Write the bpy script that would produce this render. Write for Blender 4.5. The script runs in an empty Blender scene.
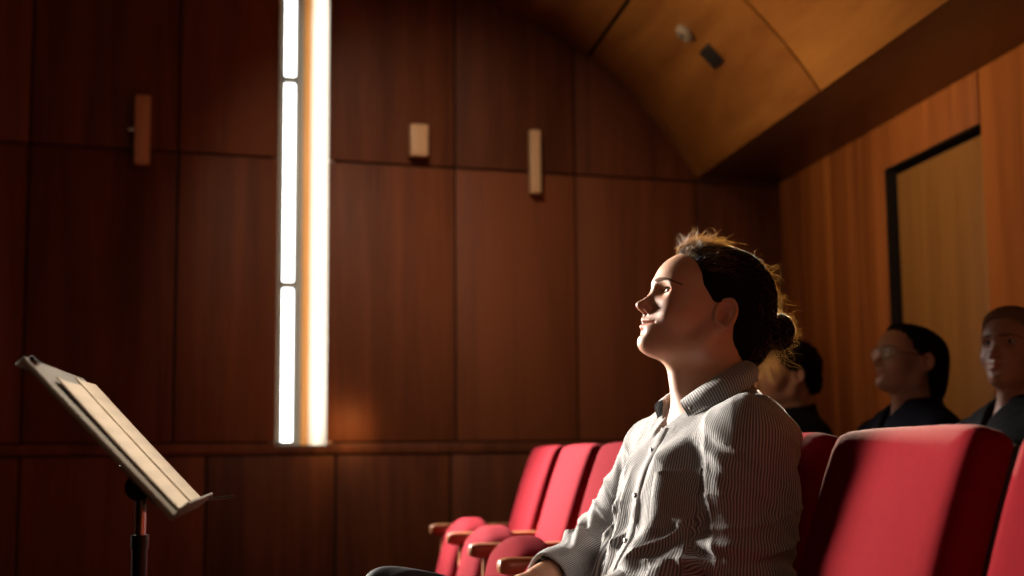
import bpy, bmesh, math, random
import numpy as np
from mathutils import Vector, Matrix

random.seed(7)
rng = np.random.default_rng(7)
C = bpy.context.scene.collection
SC = bpy.context.scene
DETAIL = 1.0            # grid size multiplier of the modelled figures

# ------------------------------------------------------------------ camera, light, exposure
cam_d = bpy.data.cameras.new('camera')
cam = bpy.data.objects.new('camera', cam_d)
C.objects.link(cam)
cam_d.sensor_width = 36.0
cam_d.lens = 36.0 * 1400.0 / 1024.0
cam.matrix_world = (Matrix.Translation((0, 0, .9)) @ Matrix.Rotation(math.radians(-8.63), 4, 'Z')
                    @ Matrix.Rotation(math.pi / 2 + math.atan(169 / 1400), 4, 'X')
                    @ Matrix.Rotation(math.radians(-.5), 4, 'Z'))
cam_d.clip_start = .05
cam_d.dof.use_dof = True
cam_d.dof.focus_distance = 2.52
cam_d.dof.aperture_fstop = 3.2
SC.camera = cam

SC.view_settings.view_transform = 'Standard'
SC.view_settings.look = 'None'
SC.view_settings.gamma = 1.0
SC.view_settings.use_curve_mapping = False
SC.view_settings.exposure = 0.0
SC.cycles.use_denoising = True
SC.cycles.max_bounces = 8
SC.cycles.sample_clamp_indirect = 4.0

world = bpy.data.worlds.new('world')
SC.world = world
world.use_nodes = True
world.node_tree.nodes['Background'].inputs[0].default_value = (.55, .7, 1.0, 1)
world.node_tree.nodes['Background'].inputs[1].default_value = .6


def look_at(o, target):
    d = Vector(target) - o.location
    o.rotation_euler = d.to_track_quat('-Z', 'Y').to_euler()


def area(name, loc, target, sx, sy, power, col, spread=180):
    l = bpy.data.lights.new(name, 'AREA')
    l.shape = 'RECTANGLE'
    l.size, l.size_y = sx, sy
    l.energy = power
    l.color = col
    l.spread = math.radians(spread)
    o = bpy.data.objects.new(name, l)
    C.objects.link(o)
    o.location = loc
    look_at(o, target)
    return o


# added key lamp for an assumed tall window (out of frame, towards the stage)
area('assumed_key_light', (-1.95, 6.32, 1.95), (.70, 2.80, 1.0), 1.25, 1.8, 54, (1.0, .90, .79), 26)
# an unseen lamp added near the tall window to light the far seats, and an unseen warm lamp added for the glow at its sill
area('added_seat_light', (-.70, 6.75, 2.2), (.86, 4.55, .62), .25, .9, 42, (1.0, .92, .88), 26)
area('added_sill_glow', (.27, 6.90, 1.05), (.20, 7.05, 1.03), .14, .14, .22, (1.0, .50, .16), 160)
# unseen narrow lamp assumed high at the back, added to edge the woman's hair
area('assumed_hair_light', (1.85, 5.7, 2.45), (.83, 2.5, 1.23), .10, .10, 7, (1.0, .84, .62), 9)
# warm lamp assumed towards the stage, added to wash the vault and the rear wall
area('assumed_vault_wash', (-2.6, 4.4, 2.3), (2.25, 5.4, 2.6), .4, .4, 12.5, (1.0, .72, .40), 46)
# dim warm fill added behind the camera, standing in for bounced light
area('fill_light', (.2, -1.6, 2.9), (1.0, 4.0, .9), 2.4, 1.2, 6, (1.0, .64, .42), 140)
# unseen spots added to brighten the panels beside the slot window and the music stand
area('wall_fill', (.2, 4.6, 3.3), (.80, 7.2, 1.65), .25, .25, 4.4, (1.0, .76, .58), 62)
area('stand_fill', (1.1, 2.6, 3.2), (-.25, 2.1, .95), .2, .2, 2.1, (1.0, .86, .70), 24)


# ------------------------------------------------------------------ helpers
def prop(o, label=None, cat=None, group=None, kind=None):
    if label:
        o['label'] = label
    if cat:
        o['category'] = cat
    if group:
        o['group'] = group
    if kind:
        o['kind'] = kind
    return o


def empty(name, loc, label=None, cat=None, group=None, rz=0.0):
    o = bpy.data.objects.new(name, None)
    C.objects.link(o)
    o.location = loc
    o.rotation_euler = (0, 0, rz)
    o.empty_display_size = .05
    return prop(o, label, cat, group)


def link(name, me, m, parent=None, smooth=True):
    if m is not None:
        for mm in (m if isinstance(m, (list, tuple)) else [m]):
            me.materials.append(mm)
    if smooth:
        me.polygons.foreach_set('use_smooth', [True] * len(me.polygons))
    o = bpy.data.objects.new(name, me)
    C.objects.link(o)
    if parent is not None:
        o.parent = parent
        # geometry is given in the parent's own space
    return o


def raw_mesh(name, verts, faces):
    me = bpy.data.meshes.new(name)
    me.from_pydata([tuple(v) for v in verts], [], [tuple(f) for f in faces])
    me.update()
    return me


def quad_mesh(name, V, Q):
    me = bpy.data.meshes.new(name)
    V = np.asarray(V, np.float32)
    Q = np.asarray(Q, np.int32)
    me.vertices.add(len(V))
    me.vertices.foreach_set('co', V.ravel())
    me.loops.add(Q.size)
    me.loops.foreach_set('vertex_index', Q.ravel())
    me.polygons.add(len(Q))
    me.polygons.foreach_set('loop_start', np.arange(0, Q.size, 4, dtype=np.int32))
    me.update(calc_edges=True)
    me.validate()
    return me


def autosmooth(o, deg=35):
    try:
        o.data.set_sharp_from_angle(angle=math.radians(deg))
    except Exception:
        pass
    return o


class MB:
    """collects boxes, tubes and rounded boxes into one mesh"""

    def __init__(self):
        self.v, self.f, self.tone = [], [], []

    def add(self, V, Fc, tone=.5):
        n = len(self.v)
        self.v += [tuple(x) for x in V]
        self.f += [tuple(i + n for i in q) for q in Fc]
        self.tone += [tone] * len(V)

    def box(self, lo, hi, bev=0.0, tone=.5, M=None):
        lo, hi = [min(a, b) for a, b in zip(lo, hi)], [max(a, b) for a, b in zip(lo, hi)]
        bm = bmesh.new()
        bmesh.ops.create_cube(bm, size=1)
        for v in bm.verts:
            v.co = Vector([lo[i] + (v.co[i] + .5) * (hi[i] - lo[i]) for i in range(3)])
        if bev > 0:
            bmesh.ops.bevel(bm, geom=bm.edges[:], offset=bev, segments=2, affect='EDGES', profile=.5)
        bm.verts.index_update()
        V = [(M @ v.co) if M is not None else v.co.copy() for v in bm.verts]
        self.add(V, [[v.index for v in f.verts] for f in bm.faces], tone)
        bm.free()

    def tube(self, pts, r, n=12, cap=True, tone=.5):
        pts = [Vector(p) for p in pts]
        rs = r if isinstance(r, (list, tuple)) else [r] * len(pts)
        V, Fc = [], []
        up = None
        for i, p in enumerate(pts):
            t = (pts[min(i + 1, len(pts) - 1)] - pts[max(i - 1, 0)]).normalized()
            if up is None:
                up = Vector((0, 0, 1)) if abs(t.z) < .9 else Vector((1, 0, 0))
            a = t.cross(up)
            if a.length < 1e-6:
                a = t.orthogonal()
            a.normalize()
            b = a.cross(t).normalized()
            up = b
            for k in range(n):
                w = 2 * math.pi * k / n
                V.append(p + (a * math.cos(w) + b * math.sin(w)) * rs[i])
        for i in range(len(pts) - 1):
            for k in range(n):
                Fc.append((i * n + k, i * n + (k + 1) % n, (i + 1) * n + (k + 1) % n, (i + 1) * n + k))
        if cap:
            Fc.append(tuple(range(n - 1, -1, -1)))
            Fc.append(tuple((len(pts) - 1) * n + k for k in range(n)))
        self.add(V, Fc, tone)

    def rbox(self, lo, hi, r, n=8, bulge=(0, 0, 0), M=None, deform=None, tone=.5):
        """rounded box with pillowed faces (bulge = extra at the middle of the x, y and z faces)"""
        lo, hi = np.array(lo, float), np.array(hi, float)
        c, h = (lo + hi) / 2, (hi - lo) / 2
        idx, V, Fc = {}, [], []

        def vid(g):
            if g not in idx:
                idx[g] = len(V)
                V.append(g)
            return idx[g]
        for ax in range(3):
            for sg in (0, n):
                for i in range(n):
                    for j in range(n):
                        q = []
                        for a, b in ((i, j), (i + 1, j), (i + 1, j + 1), (i, j + 1)):
                            g = [0, 0, 0]
                            g[ax], g[(ax + 1) % 3], g[(ax + 2) % 3] = sg, a, b
                            q.append(vid(tuple(g)))
                        Fc.append(q if sg else q[::-1])
        G = np.array(V, float) / n * 2 - 1
        # crowd the grid towards the edges so that the rounding gets enough vertices
        G = np.sign(G) * (1 - (1 - np.abs(G)) ** 1.6)
        p = G * h
        inner = np.clip(p, -(h - r), h - r)
        d = p - inner
        L = np.linalg.norm(d, axis=1, keepdims=True)
        L[L < 1e-9] = 1
        out = inner + d / L * np.minimum(r, 1e9)
        for a in range(3):
            if bulge[a]:
                b, cc = (a + 1) % 3, (a + 2) % 3
                w = (1 - G[:, b] ** 2) * (1 - G[:, cc] ** 2)
                out[:, a] += np.sign(G[:, a]) * (np.abs(G[:, a]) ** 3) * bulge[a] * w
        out = out + c
        if deform is not None:
            out = deform(out)
        if M is not None:
            out = [M @ Vector(v) for v in out]
        self.add(out, Fc, tone)

    def build(self, name, m, parent=None, smooth=True, deg=35, M=None):
        me = raw_mesh(name, self.v, self.f)
        at = me.attributes.new('tone', 'FLOAT', 'POINT')
        at.data.foreach_set('value', self.tone)
        if M is not None:
            me.transform(M)
        o = link(name, me, m, parent, smooth)
        return autosmooth(o, deg) if smooth else o


# ------------------------------------------------------------------ materials
def mat(name):
    m = bpy.data.materials.new(name)
    m.use_nodes = True
    nt = m.node_tree
    return m, nt, nt.nodes['Principled BSDF']


def N(nt, t, **kw):
    n = nt.nodes.new(t)
    for k, v in kw.items():
        setattr(n, k, v)
    return n


def plain(name, col, rough=.5, metal=0.0, spec=.5, sheen=0.0, noise=0.0, nscale=40, bump=0.0):
    m, nt, b = mat(name)
    b.inputs['Base Color'].default_value = (*col, 1)
    b.inputs['Roughness'].default_value = rough
    b.inputs['Metallic'].default_value = metal
    b.inputs['Specular IOR Level'].default_value = spec
    if sheen:
        b.inputs['Sheen Weight'].default_value = sheen
        b.inputs['Sheen Roughness'].default_value = .4
        b.inputs['Sheen Tint'].default_value = (*[min(1, c * 2 + .1) for c in col], 1)
    if noise or bump:
        tc = N(nt, 'ShaderNodeTexCoord')
        nz = N(nt, 'ShaderNodeTexNoise')
        nz.inputs['Scale'].default_value = nscale
        nz.inputs['Detail'].default_value = 4
        nt.links.new(tc.outputs['Object'], nz.inputs['Vector'])
        if noise:
            mx = N(nt, 'ShaderNodeMix', data_type='RGBA')
            mx.inputs['A'].default_value = (*[c * (1 - noise) for c in col], 1)
            mx.inputs['B'].default_value = (*[min(1, c * (1 + noise)) for c in col], 1)
            nt.links.new(nz.outputs['Fac'], mx.inputs['Factor'])
            nt.links.new(mx.outputs['Result'], b.inputs['Base Color'])
        if bump:
            bp = N(nt, 'ShaderNodeBump')
            bp.inputs['Strength'].default_value = bump
            bp.inputs['Distance'].default_value = .004
            nt.links.new(nz.outputs['Fac'], bp.inputs['Height'])
            nt.links.new(bp.outputs['Normal'], b.inputs['Normal'])
    return m


def wood(name, dark, light, scale=(9, 9, .55), rough=.38, spec=.4, tone=.45):
    """veneer: stretched noise along the grain, tone attribute shifts each sheet a little"""
    m, nt, b = mat(name)
    tc = N(nt, 'ShaderNodeTexCoord')
    at = N(nt, 'ShaderNodeAttribute', attribute_name='tone')
    mp = N(nt, 'ShaderNodeMapping')
    mp.inputs['Scale'].default_value = scale
    off = N(nt, 'ShaderNodeVectorMath', operation='ADD')
    cmb = N(nt, 'ShaderNodeCombineXYZ')
    mul = N(nt, 'ShaderNodeMath', operation='MULTIPLY')
    mul.inputs[1].default_value = 37.0
    nt.links.new(at.outputs['Fac'], mul.inputs[0])
    for k in range(3):
        nt.links.new(mul.outputs[0], cmb.inputs[k])
    nt.links.new(tc.outputs['Object'], off.inputs[0])
    nt.links.new(cmb.outputs[0], off.inputs[1])
    nt.links.new(off.outputs[0], mp.inputs['Vector'])
    n1 = N(nt, 'ShaderNodeTexNoise')
    n1.inputs['Scale'].default_value = 1.0
    n1.inputs['Detail'].default_value = 6
    n1.inputs['Roughness'].default_value = .6
    n1.inputs['Distortion'].default_value = .6
    nt.links.new(mp.outputs[0], n1.inputs['Vector'])
    n2 = N(nt, 'ShaderNodeTexNoise')
    n2.inputs['Scale'].default_value = 11.0
    n2.inputs['Detail'].default_value = 3
    nt.links.new(mp.outputs[0], n2.inputs['Vector'])
    add = N(nt, 'ShaderNodeMath', operation='MULTIPLY_ADD')
    add.inputs[1].default_value = .25
    nt.links.new(n2.outputs['Fac'], add.inputs[0])
    nt.links.new(n1.outputs['Fac'], add.inputs[2])
    tn = N(nt, 'ShaderNodeMath', operation='MULTIPLY_ADD')
    tn.inputs[1].default_value = tone
    nt.links.new(at.outputs['Fac'], tn.inputs[0])
    nt.links.new(add.outputs[0], tn.inputs[2])
    cr = N(nt, 'ShaderNodeValToRGB')
    cr.color_ramp.elements[0].position = .40 + tone * .25
    cr.color_ramp.elements[0].color = (*dark, 1)
    cr.color_ramp.elements[1].position = .90 + tone * .6
    cr.color_ramp.elements[1].color = (*light, 1)
    nt.links.new(tn.outputs[0], cr.inputs[0])
    nt.links.new(cr.outputs[0], b.inputs['Base Color'])
    b.inputs['Roughness'].default_value = rough
    b.inputs['Specular IOR Level'].default_value = spec
    return m


def emit(name, col, s):
    m, nt, b = mat(name)
    b.inputs['Base Color'].default_value = (*col, 1)
    b.inputs['Emission Color'].default_value = (*col, 1)
    b.inputs['Emission Strength'].default_value = s
    return m


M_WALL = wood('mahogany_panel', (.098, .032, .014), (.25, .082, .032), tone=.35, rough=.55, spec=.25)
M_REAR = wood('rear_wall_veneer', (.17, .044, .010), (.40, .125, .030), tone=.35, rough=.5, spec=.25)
M_DOOR = wood('door_veneer', (.19, .078, .018), (.35, .155, .042), tone=.2)
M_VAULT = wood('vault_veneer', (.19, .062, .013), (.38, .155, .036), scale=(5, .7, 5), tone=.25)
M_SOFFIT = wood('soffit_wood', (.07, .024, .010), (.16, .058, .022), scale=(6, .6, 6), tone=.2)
M_GAP = plain('shadow_gap_black', (.012, .006, .005), .8)
M_FLOOR = wood('floor_boards', (.06, .025, .012), (.14, .06, .028), scale=(.6, 8, 8))
M_PLASTER = plain('cream_reveal', (.86, .78, .66), .55)
M_ORANGEWOOD = wood('honey_wood_frame', (.55, .24, .06), (.75, .38, .12))
M_METALFRAME = plain('grey_window_metal', (.16, .15, .13), .4, .4)
M_PANE = emit('daylit_frosted_pane', (.93, .98, 1.0), 7.0)
M_BAR = wood('pale_wood_bar', (.68, .40, .20), (.85, .58, .32))
M_RED = plain('red_velvet', (.150, .005, .009), .9, 0, .02, sheen=.008, noise=.15, nscale=60, bump=.08)
M_SHELL = plain('black_seat_shell', (.010, .006, .006), .7)
M_ARMWOOD = wood('armrest_wood', (.16, .060, .022), (.36, .15, .055), scale=(.9, 14, 14), rough=.3)
M_CHROME = plain('chrome_tube', (.55, .53, .50), .18, 1.0)
M_BLACK = plain('black_tube', (.012, .012, .015), .35)
M_DESK = plain('grey_metal_desk', (.30, .28, .24), .45, .5)
M_PAPER = plain('score_paper', (.55, .47, .36), .8, noise=.05, nscale=60)
M_PRINT = plain('score_print', (.42, .37, .30), .8)
M_DARKHAIR = None

# ------------------------------------------------------------------ the room
CORNER = Vector((2.664, 7.455, 0))
WD = Vector((.9865, .1635, 0)).normalized()          # along the side wall, towards the rear wall
WN = Vector((WD.y, -WD.x, 0))                        # out of the side wall, into the room
MW = Matrix(((WD.x, WN.x, 0, CORNER.x), (WD.y, WN.y, 0, CORNER.y), (0, 0, 1, 0), (0, 0, 0, 1)))
# in wall space: x = along (negative to the left), y = out into the room, z = up


def structure(o):
    o['kind'] = 'structure'
    return o


# vault profile: circle in the x-z plane, axis along y
def circle3(a, b, c):
    ax, ay = a
    bx, by = b
    cx, cy = c
    d = 2 * (ax * (by - cy) + bx * (cy - ay) + cx * (ay - by))
    ux = ((ax * ax + ay * ay) * (by - cy) + (bx * bx + by * by) * (cy - ay) + (cx * cx + cy * cy) * (ay - by)) / d
    uy = ((ax * ax + ay * ay) * (cx - bx) + (bx * bx + by * by) * (ax - cx) + (cx * cx + cy * cy) * (bx - ax)) / d
    return ux, uy, math.hypot(ax - ux, ay - uy)


VX, VZ, VR = circle3((.929, 3.32), (1.62, 2.985), (2.155, 2.42))
VA1 = math.atan2(2.42 - VZ, 2.155 - VX)

fl = MB()
fl.box((-6.5, -3.2, -.1), (2.9, 8.2, 0))
structure(fl.build('floor', M_FLOOR, smooth=False))

# side wall: backing with the slot window left open, then veneer sheets with dark joints
WIN_L, WIN_R, SILL = -2.82, -2.567, .967
TOP = 3.95
bk = MB()
bk.box((-9.2, -.12, 0), (WIN_L, -.022, TOP))
bk.box((WIN_R, -.12, 0), (.4, -.022, TOP))
bk.box((WIN_L, -.12, 0), (WIN_R, -.022, SILL))
bk.box((WIN_L, -.12, 3.7), (WIN_R, -.022, TOP))
structure(bk.build('wall_side_backing', M_GAP, smooth=False, M=MW))
pn = MB()
cols = [-9.0, -8.3, -7.6, -6.9, -6.2, -5.5, -4.75, -4.0, -3.31, WIN_L]
cols2 = [WIN_R, -1.90, -1.232, -.52, .02]
g = .006
for cs in (cols, cols2):
    for i, (a, b) in enumerate(zip(cs[:-1], cs[1:])):
        ga = 0 if a == WIN_R else g
        gb = 0 if b == WIN_L else g
        for (z0, z1) in ((.985, 2.395), (2.407, TOP)):
            pn.box((a + ga, -.022, z0), (b - gb, 0, z1), .002, random.random())
low = [-9.0, -8.2, -7.4, -6.5, -5.7, -4.85, -4.0, -3.15, -2.52, -1.93, -1.2, -.5, .02]
for a, b in zip(low[:-1], low[1:]):
    pn.box((a + g, -.022, .12), (b - g, 0, .915), .002, random.random())
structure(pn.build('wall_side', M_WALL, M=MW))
rl = MB()
rl.box((-9.0, -.022, .924), (WIN_L, .012, .976), .004, .35)
rl.box((WIN_R, -.022, .924), (.0, .012, .976), .004, .35)
rl.box((WIN_L, -.022, .924), (WIN_R, .012, .962), .004, .35)
structure(rl.build('trim_1', M_WALL, M=MW))
bb = MB()
bb.box((-9.0, -.022, 0), (.0, .012, .112), .004, .3)
structure(bb.build('baseboard_side', M_WALL, M=MW))

# the slot window: deep recess, pane on the left of it, splayed cream reveal on the right
DEP = -.36
wi = MB()
xs0, xs1 = WIN_R, -2.600                              # splayed right-hand reveal
wi.add([(xs0, 0, SILL), (xs1, DEP, SILL), (xs1, DEP, 3.7), (xs0, 0, 3.7),
        (xs0 + .05, 0 - .03, SILL), (xs1 + .05, DEP, SILL), (xs1 + .05, DEP, 3.7), (xs0 + .05, -.03, 3.7)],
       [(0, 3, 2, 1), (4, 5, 6, 7), (0, 1, 5, 4), (3, 7, 6, 2), (0, 4, 7, 3), (1, 2, 6, 5)])
wi.box((WIN_L - .03, DEP, SILL - .03), (WIN_L, -.022, 3.7))          # left reveal
wi.box((WIN_L - .03, DEP - .05, SILL - .035), (WIN_R, -.0225, SILL - .004))   # sill
wi.box((WIN_L - .03, DEP - .05, 3.7), (WIN_R + .02, -.0225, 3.74))
# hidden lamp added in the recess as daylight on its right-hand reveal
rl_ = area('added_reveal_light', MW @ Vector((-2.803, -.17, 2.33)), MW @ Vector((-2.55, -.17, 2.33)), .22, 2.70, 5.5, (1.0, .95, .86), 120)
_z = -(MW.to_3x3() @ Vector((1, 0, 0)))            # a lamp shines along its own -z; its long side stands upright
_y = Vector((0, 0, 1))
rl_.rotation_euler = Matrix((_y.cross(_z), _y, _z)).transposed().to_euler()
w1 = structure(wi.build('window_1', M_PLASTER, smooth=False, M=MW))
fr = MB()
PL, PR = WIN_L + .080, -2.682                         # the pane's edges, seen past the left reveal
fr.box((PR, DEP - .03, SILL), (PR + .040, DEP + .03, 3.7), .002)
fr.box((WIN_L, DEP - .03, SILL), (PL, DEP + .02, 3.7), .002)
for z in (1.785, 2.885, 3.66):
    fr.box((WIN_L, DEP - .03, z), (PR, DEP + .02, z + .036), .002)
fr.box((WIN_L, DEP - .03, SILL), (PR, DEP + .02, SILL + .022), .002)
fro = fr.build('window_frame', M_METALFRAME, w1, M=MW)
og = MB()
og.box((PR + .040, DEP - .02, SILL), (xs1 + .004, DEP + .012, 3.7), .002)
ogo = og.build('window_post', M_ORANGEWOOD, w1, M=MW)
pa = MB()
pa.box((PL - .004, DEP - .022, SILL), (PR + .004, DEP - .010, 3.7))
pao = pa.build('window_pane', M_PANE, w1, smooth=False, M=MW)

# rear wall (parallel to the seat rows) with a recessed flush door
RX = 2.664
rb = MB()
rb.box((RX + .10, -3.2, 0), (RX + .2, 7.6, 2.6))
structure(rb.build('wall_rear_backing', M_GAP, smooth=False))
rp = MB()
DY0, DY1, DZ = 5.11, 6.04, 2.205
ys = [-3.2, -2.0, -.9, .2, 1.3, 2.4, 3.5, 4.3, DY0]
for a, b in zip(ys[:-1], ys[1:]):
    rp.box((RX, a + .005, .0), (RX + .10, b - .005, 2.6), .002, random.random() * .6 + .5)
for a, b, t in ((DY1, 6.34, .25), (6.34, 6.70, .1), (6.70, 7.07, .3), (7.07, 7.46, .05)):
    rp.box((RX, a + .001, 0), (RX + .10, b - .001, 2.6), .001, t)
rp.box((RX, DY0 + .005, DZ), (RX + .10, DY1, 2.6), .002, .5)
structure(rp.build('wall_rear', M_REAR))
dr = MB()
dr.box((RX + .045, DY0 + .006, 0), (RX + .09, DY1 - .035, DZ - .030), .003, .6)
dd = structure(dr.build('door_1', M_DOOR))
db = MB()
db.box((RX + .092, DY0, 0), (RX + .099, DY1, DZ))
db.box((RX + .002, DY1 - .004, 0), (RX + .099, DY1 + .0005, DZ))
db.box((RX + .002, DY0, DZ - .004), (RX + .099, DY1, DZ - .0005))
structure(db.build('door_1_recess', M_GAP, smooth=False))

# soffit over the rear rows and the barrel vault
so = MB()
so.box((2.155, -3.2, 2.42), (RX + .12, 7.6, 2.52), .004)
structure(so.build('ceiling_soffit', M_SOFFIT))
va = MB()
VA0 = math.pi / 2 + 3.18
vault_y = [-3.2, -1.2, .6, 2.2, 3.85, 5.50, 7.25, 9.2]


def vault_xz(a, r):
    """the curve springs from the soffit, then runs out flat towards the stage"""
    if a <= math.pi / 2:
        return VX + r * math.cos(a), VZ + r * math.sin(a)
    return VX - VR * (a - math.pi / 2), VZ + r


bands = [(VA1, VA1 + .412), (VA1 + .422, VA1 + .9), (VA1 + .91, VA1 + 1.4), (VA1 + 1.41, VA1 + 2.0), (VA1 + 2.01, VA1 + 2.7), (VA1 + 2.71, VA1 + 3.4), (VA1 + 3.41, VA0)]
for y0, y1 in zip(vault_y[:-1], vault_y[1:]):
    for a0, a1 in bands:
        n = 12
        V, Fc = [], []
        for i in range(n + 1):
            a = a0 + (a1 - a0) * i / n
            for rr, yy in ((VR, y0 + .011), (VR, y1 - .011), (VR + .03, y0 + .011), (VR + .03, y1 - .011)):
                vx_, vz_ = vault_xz(a, rr)
                V.append((vx_, yy, vz_))
        for i in range(n):
            k = i * 4
            Fc += [(k, k + 4, k + 5, k + 1), (k + 2, k + 3, k + 7, k + 6), (k, k + 2, k + 6, k + 4), (k + 1, k + 5, k + 7, k + 3)]
        Fc += [(0, 1, 3, 2), (n * 4, n * 4 + 2, n * 4 + 3, n * 4 + 1)]
        va.add(V, Fc, random.random())
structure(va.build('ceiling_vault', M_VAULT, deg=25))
vb = MB()
V, Fc = [], []
for i in range(61):
    a = VA1 + (VA0 - VA1) * i / 60
    for rr, yy in ((VR + .031, -3.2), (VR + .031, 9.2), (VR + .06, -3.2), (VR + .06, 9.2)):
        vx_, vz_ = vault_xz(a, rr)
        V.append((vx_, yy, vz_))
for i in range(60):
    k = i * 4
    Fc += [(k, k + 4, k + 5, k + 1), (k + 2, k + 3, k + 7, k + 6)]
vb.add(V, Fc)
structure(vb.build('ceiling_vault_backing', M_GAP))
# unseen walls that close the room
cl = MB()
cl.box((-6.6, -3.2, 0), (-6.5, 8.2, 4.2))
structure(cl.build('wall_stage', M_WALL, smooth=False))
cl = MB()
cl.box((-6.6, -3.3, 0), (2.9, -3.2, 4.2))
structure(cl.build('wall_back', M_WALL, smooth=False))
cl = MB()
cl.box((-6.6, -3.3, 3.95), (2.9, 8.2, 4.05))
structure(cl.build('ceiling', M_SOFFIT, smooth=False))

# things on the wall and the vault
SG = 'pale wooden bars on the panelled side wall'


def wall_bar(s0, s1, z0, z1, dep, label, knob=False):
    e = empty('wall_bar', MW @ Vector(((s0 + s1) / 2, 0, z0)), label, 'wall fixture', SG)
    R = Matrix.Translation(-e.location) @ MW
    b = MB()
    b.box((s0, .035, z0), (s1, .035 + dep, z1), .006, random.random())
    b.build('bar', M_BAR, e, M=R)
    k = MB()
    zm = (z0 + z1) / 2
    k.box(((s0 + s1) / 2 - .015, 0, zm - .04), ((s0 + s1) / 2 + .015, .037, zm + .04), .003)
    k.build('bracket', M_METALFRAME, e, M=R)
    if knob:
        k = MB()
        k.tube([(s0 - .03, .06, zm), (s0 + .004, .06, zm)], .012)
        k.build('knob', M_CHROME, e, M=R)


wall_bar(-3.525, -3.452, 2.315, 2.655, .05, 'pale wooden wall bar with a small side knob, left of the slot window', True)
wall_bar(-2.160, -2.068, 2.435, 2.60, .06, 'short stubby pale wall block, just right of the slot window')
wall_bar(-1.508, -1.452, 2.275, 2.615, .045, 'slim pale wooden wall bar under the curve of the vault')


def vault_point(px_dir):
    """first hit of a line from the camera place with the vault"""
    o = np.array([0, 0, .9])
    d = np.array(px_dir)
    A = d[0] ** 2 + d[2] ** 2
    B = 2 * ((o[0] - VX) * d[0] + (o[2] - VZ) * d[2])
    Cc = (o[0] - VX) ** 2 + (o[2] - VZ) ** 2 - VR ** 2
    t = (-B + math.sqrt(B * B - 4 * A * Cc)) / (2 * A)
    return o + t * d


def on_vault(x, y):
    a = math.acos((x - VX) / VR)
    p = Vector((x, y, VZ + VR * math.sin(a)))
    zaxis = Vector((VX - p.x, 0, VZ - p.z)).normalized()   # into the room
    yaxis = Vector((0, 1, 0))
    xaxis = yaxis.cross(zaxis).normalized()
    return p, Matrix((xaxis, yaxis, zaxis)).transposed().to_4x4()


p, Rv = on_vault(1.889, 6.15)
e = empty('ceiling_vent', p, 'square black vent set in the curved wooden vault', 'vent')
k = MB()
k.box((-.055, -.07, -.004), (.055, .07, .012), .004, M=Rv)
k.build('frame', M_BLACK, e)
k = MB()
for i in range(6):
    k.box((-.045, -.055 + i * .02, .010), (.045, -.045 + i * .02, .016), .001, M=Rv)
k.build('grille', M_GAP, e)
p, Rv = on_vault(1.769, 6.16)
e = empty('smoke_detector', p, 'small round pale detector beside the black vent on the vault', 'smoke detector')
k = MB()
k.tube([Rv @ Vector((0, 0, -.005)), Rv @ Vector((0, 0, .015)), Rv @ Vector((0, 0, .03))], [.05, .05, .035], 24)
k.build('housing', plain('detector_plastic', (.26, .20, .15), .6), e)
k = MB()
k.tube([Rv @ Vector((0, 0, .029)), Rv @ Vector((0, 0, .036))], [.014, .010], 16)
k.build('sensor_cap', M_BLACK, e)


# ------------------------------------------------------------------ theatre seats
# seat space: y = 0 at the seat's middle along the row, x = 0 at the top front edge of the backrest, -x = forwards
TOPZ = .950
REC = math.radians(16.5)
TILT = Matrix.Translation((0, 0, TOPZ)) @ Matrix.Rotation(REC, 4, 'Y')


def bow(P):
    P = P.copy()
    P[:, 0] += .018 * (P[:, 1] / .25) ** 2 * -1 + .30 * np.clip(P[:, 2] + .16, 0, 1) ** 2
    P[:, 2] += -.012 * (np.abs(P[:, 1]) / .25) ** 3
    return P


seat_meshes = {}


def make_seat(loc, label, group, folded=True, end=False):
    e = empty('theatre_seat', loc, label, 'theatre seat', group)
    key = folded

    def part(name, fn, m, deg=40):
        kk = (name, key if name.startswith('seat_cushion') else 0)
        if kk in seat_meshes:
            o = bpy.data.objects.new(name, seat_meshes[kk])
            C.objects.link(o)
            o.parent = e
            return o
        b = MB()
        fn(b)
        o = b.build(name, m, e, deg=deg)
        seat_meshes[kk] = o.data
        return o

    def f_back(b):
        b.rbox((0, -.25, -.58), (.075, .25, 0), .028, 14, (.020, 0, .0), M=TILT, deform=bow)
    part('backrest', f_back, M_RED, 60)

    def f_shell(b):
        b.rbox((.062, -.244, -.62), (.105, .244, -.012), .018, 12, (.008, 0, 0), M=TILT, deform=bow)
    part('back_shell', f_shell, M_SHELL, 60)
    if folded:
        def f_cush(b):
            def dome(P):
                P = P.copy()
                P[:, 2] += -.045 * (P[:, 1] / .235) ** 2 * np.clip((P[:, 2] - .45) / .2, 0, 1)
                P[:, 0] += (P[:, 2] - .4) * .22
                return P
            b.rbox((-.40, -.235, .30), (-.28, .235, .685), .045, 12, (.018, 0, .0), deform=dome)
        part('seat_cushion', f_cush, M_RED, 60)
    else:
        def f_cush(b):
            b.rbox((-.56, -.235, .300), (-.06, .235, .405), .045, 12, (0, 0, .018))
        part('seat_cushion', f_cush, M_RED, 60)

    def arm(side):
        def f(b):
            b.rbox((-.40, side - .030, .605), (.055, side + .030, .648), .016, 8)
        return f
    part('armrest' if True else '', arm(.31), M_ARMWOOD, 60)

    def f_std(b):
        b.rbox((-.36, .31 - .022, 0.0), (.02, .31 + .022, .612), .010, 6)
    part('standard', f_std, M_ARMWOOD, 60)
    if end:
        o = bpy.data.objects.new('armrest', seat_meshes[('armrest', 0)])
        C.objects.link(o)
        o.parent = e
        o.location = (0, -.62, 0)
        o = bpy.data.objects.new('standard', seat_meshes[('standard', 0)])
        C.objects.link(o)
        o.parent = e
        o.location = (0, -.62, 0)
    return e


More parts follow.
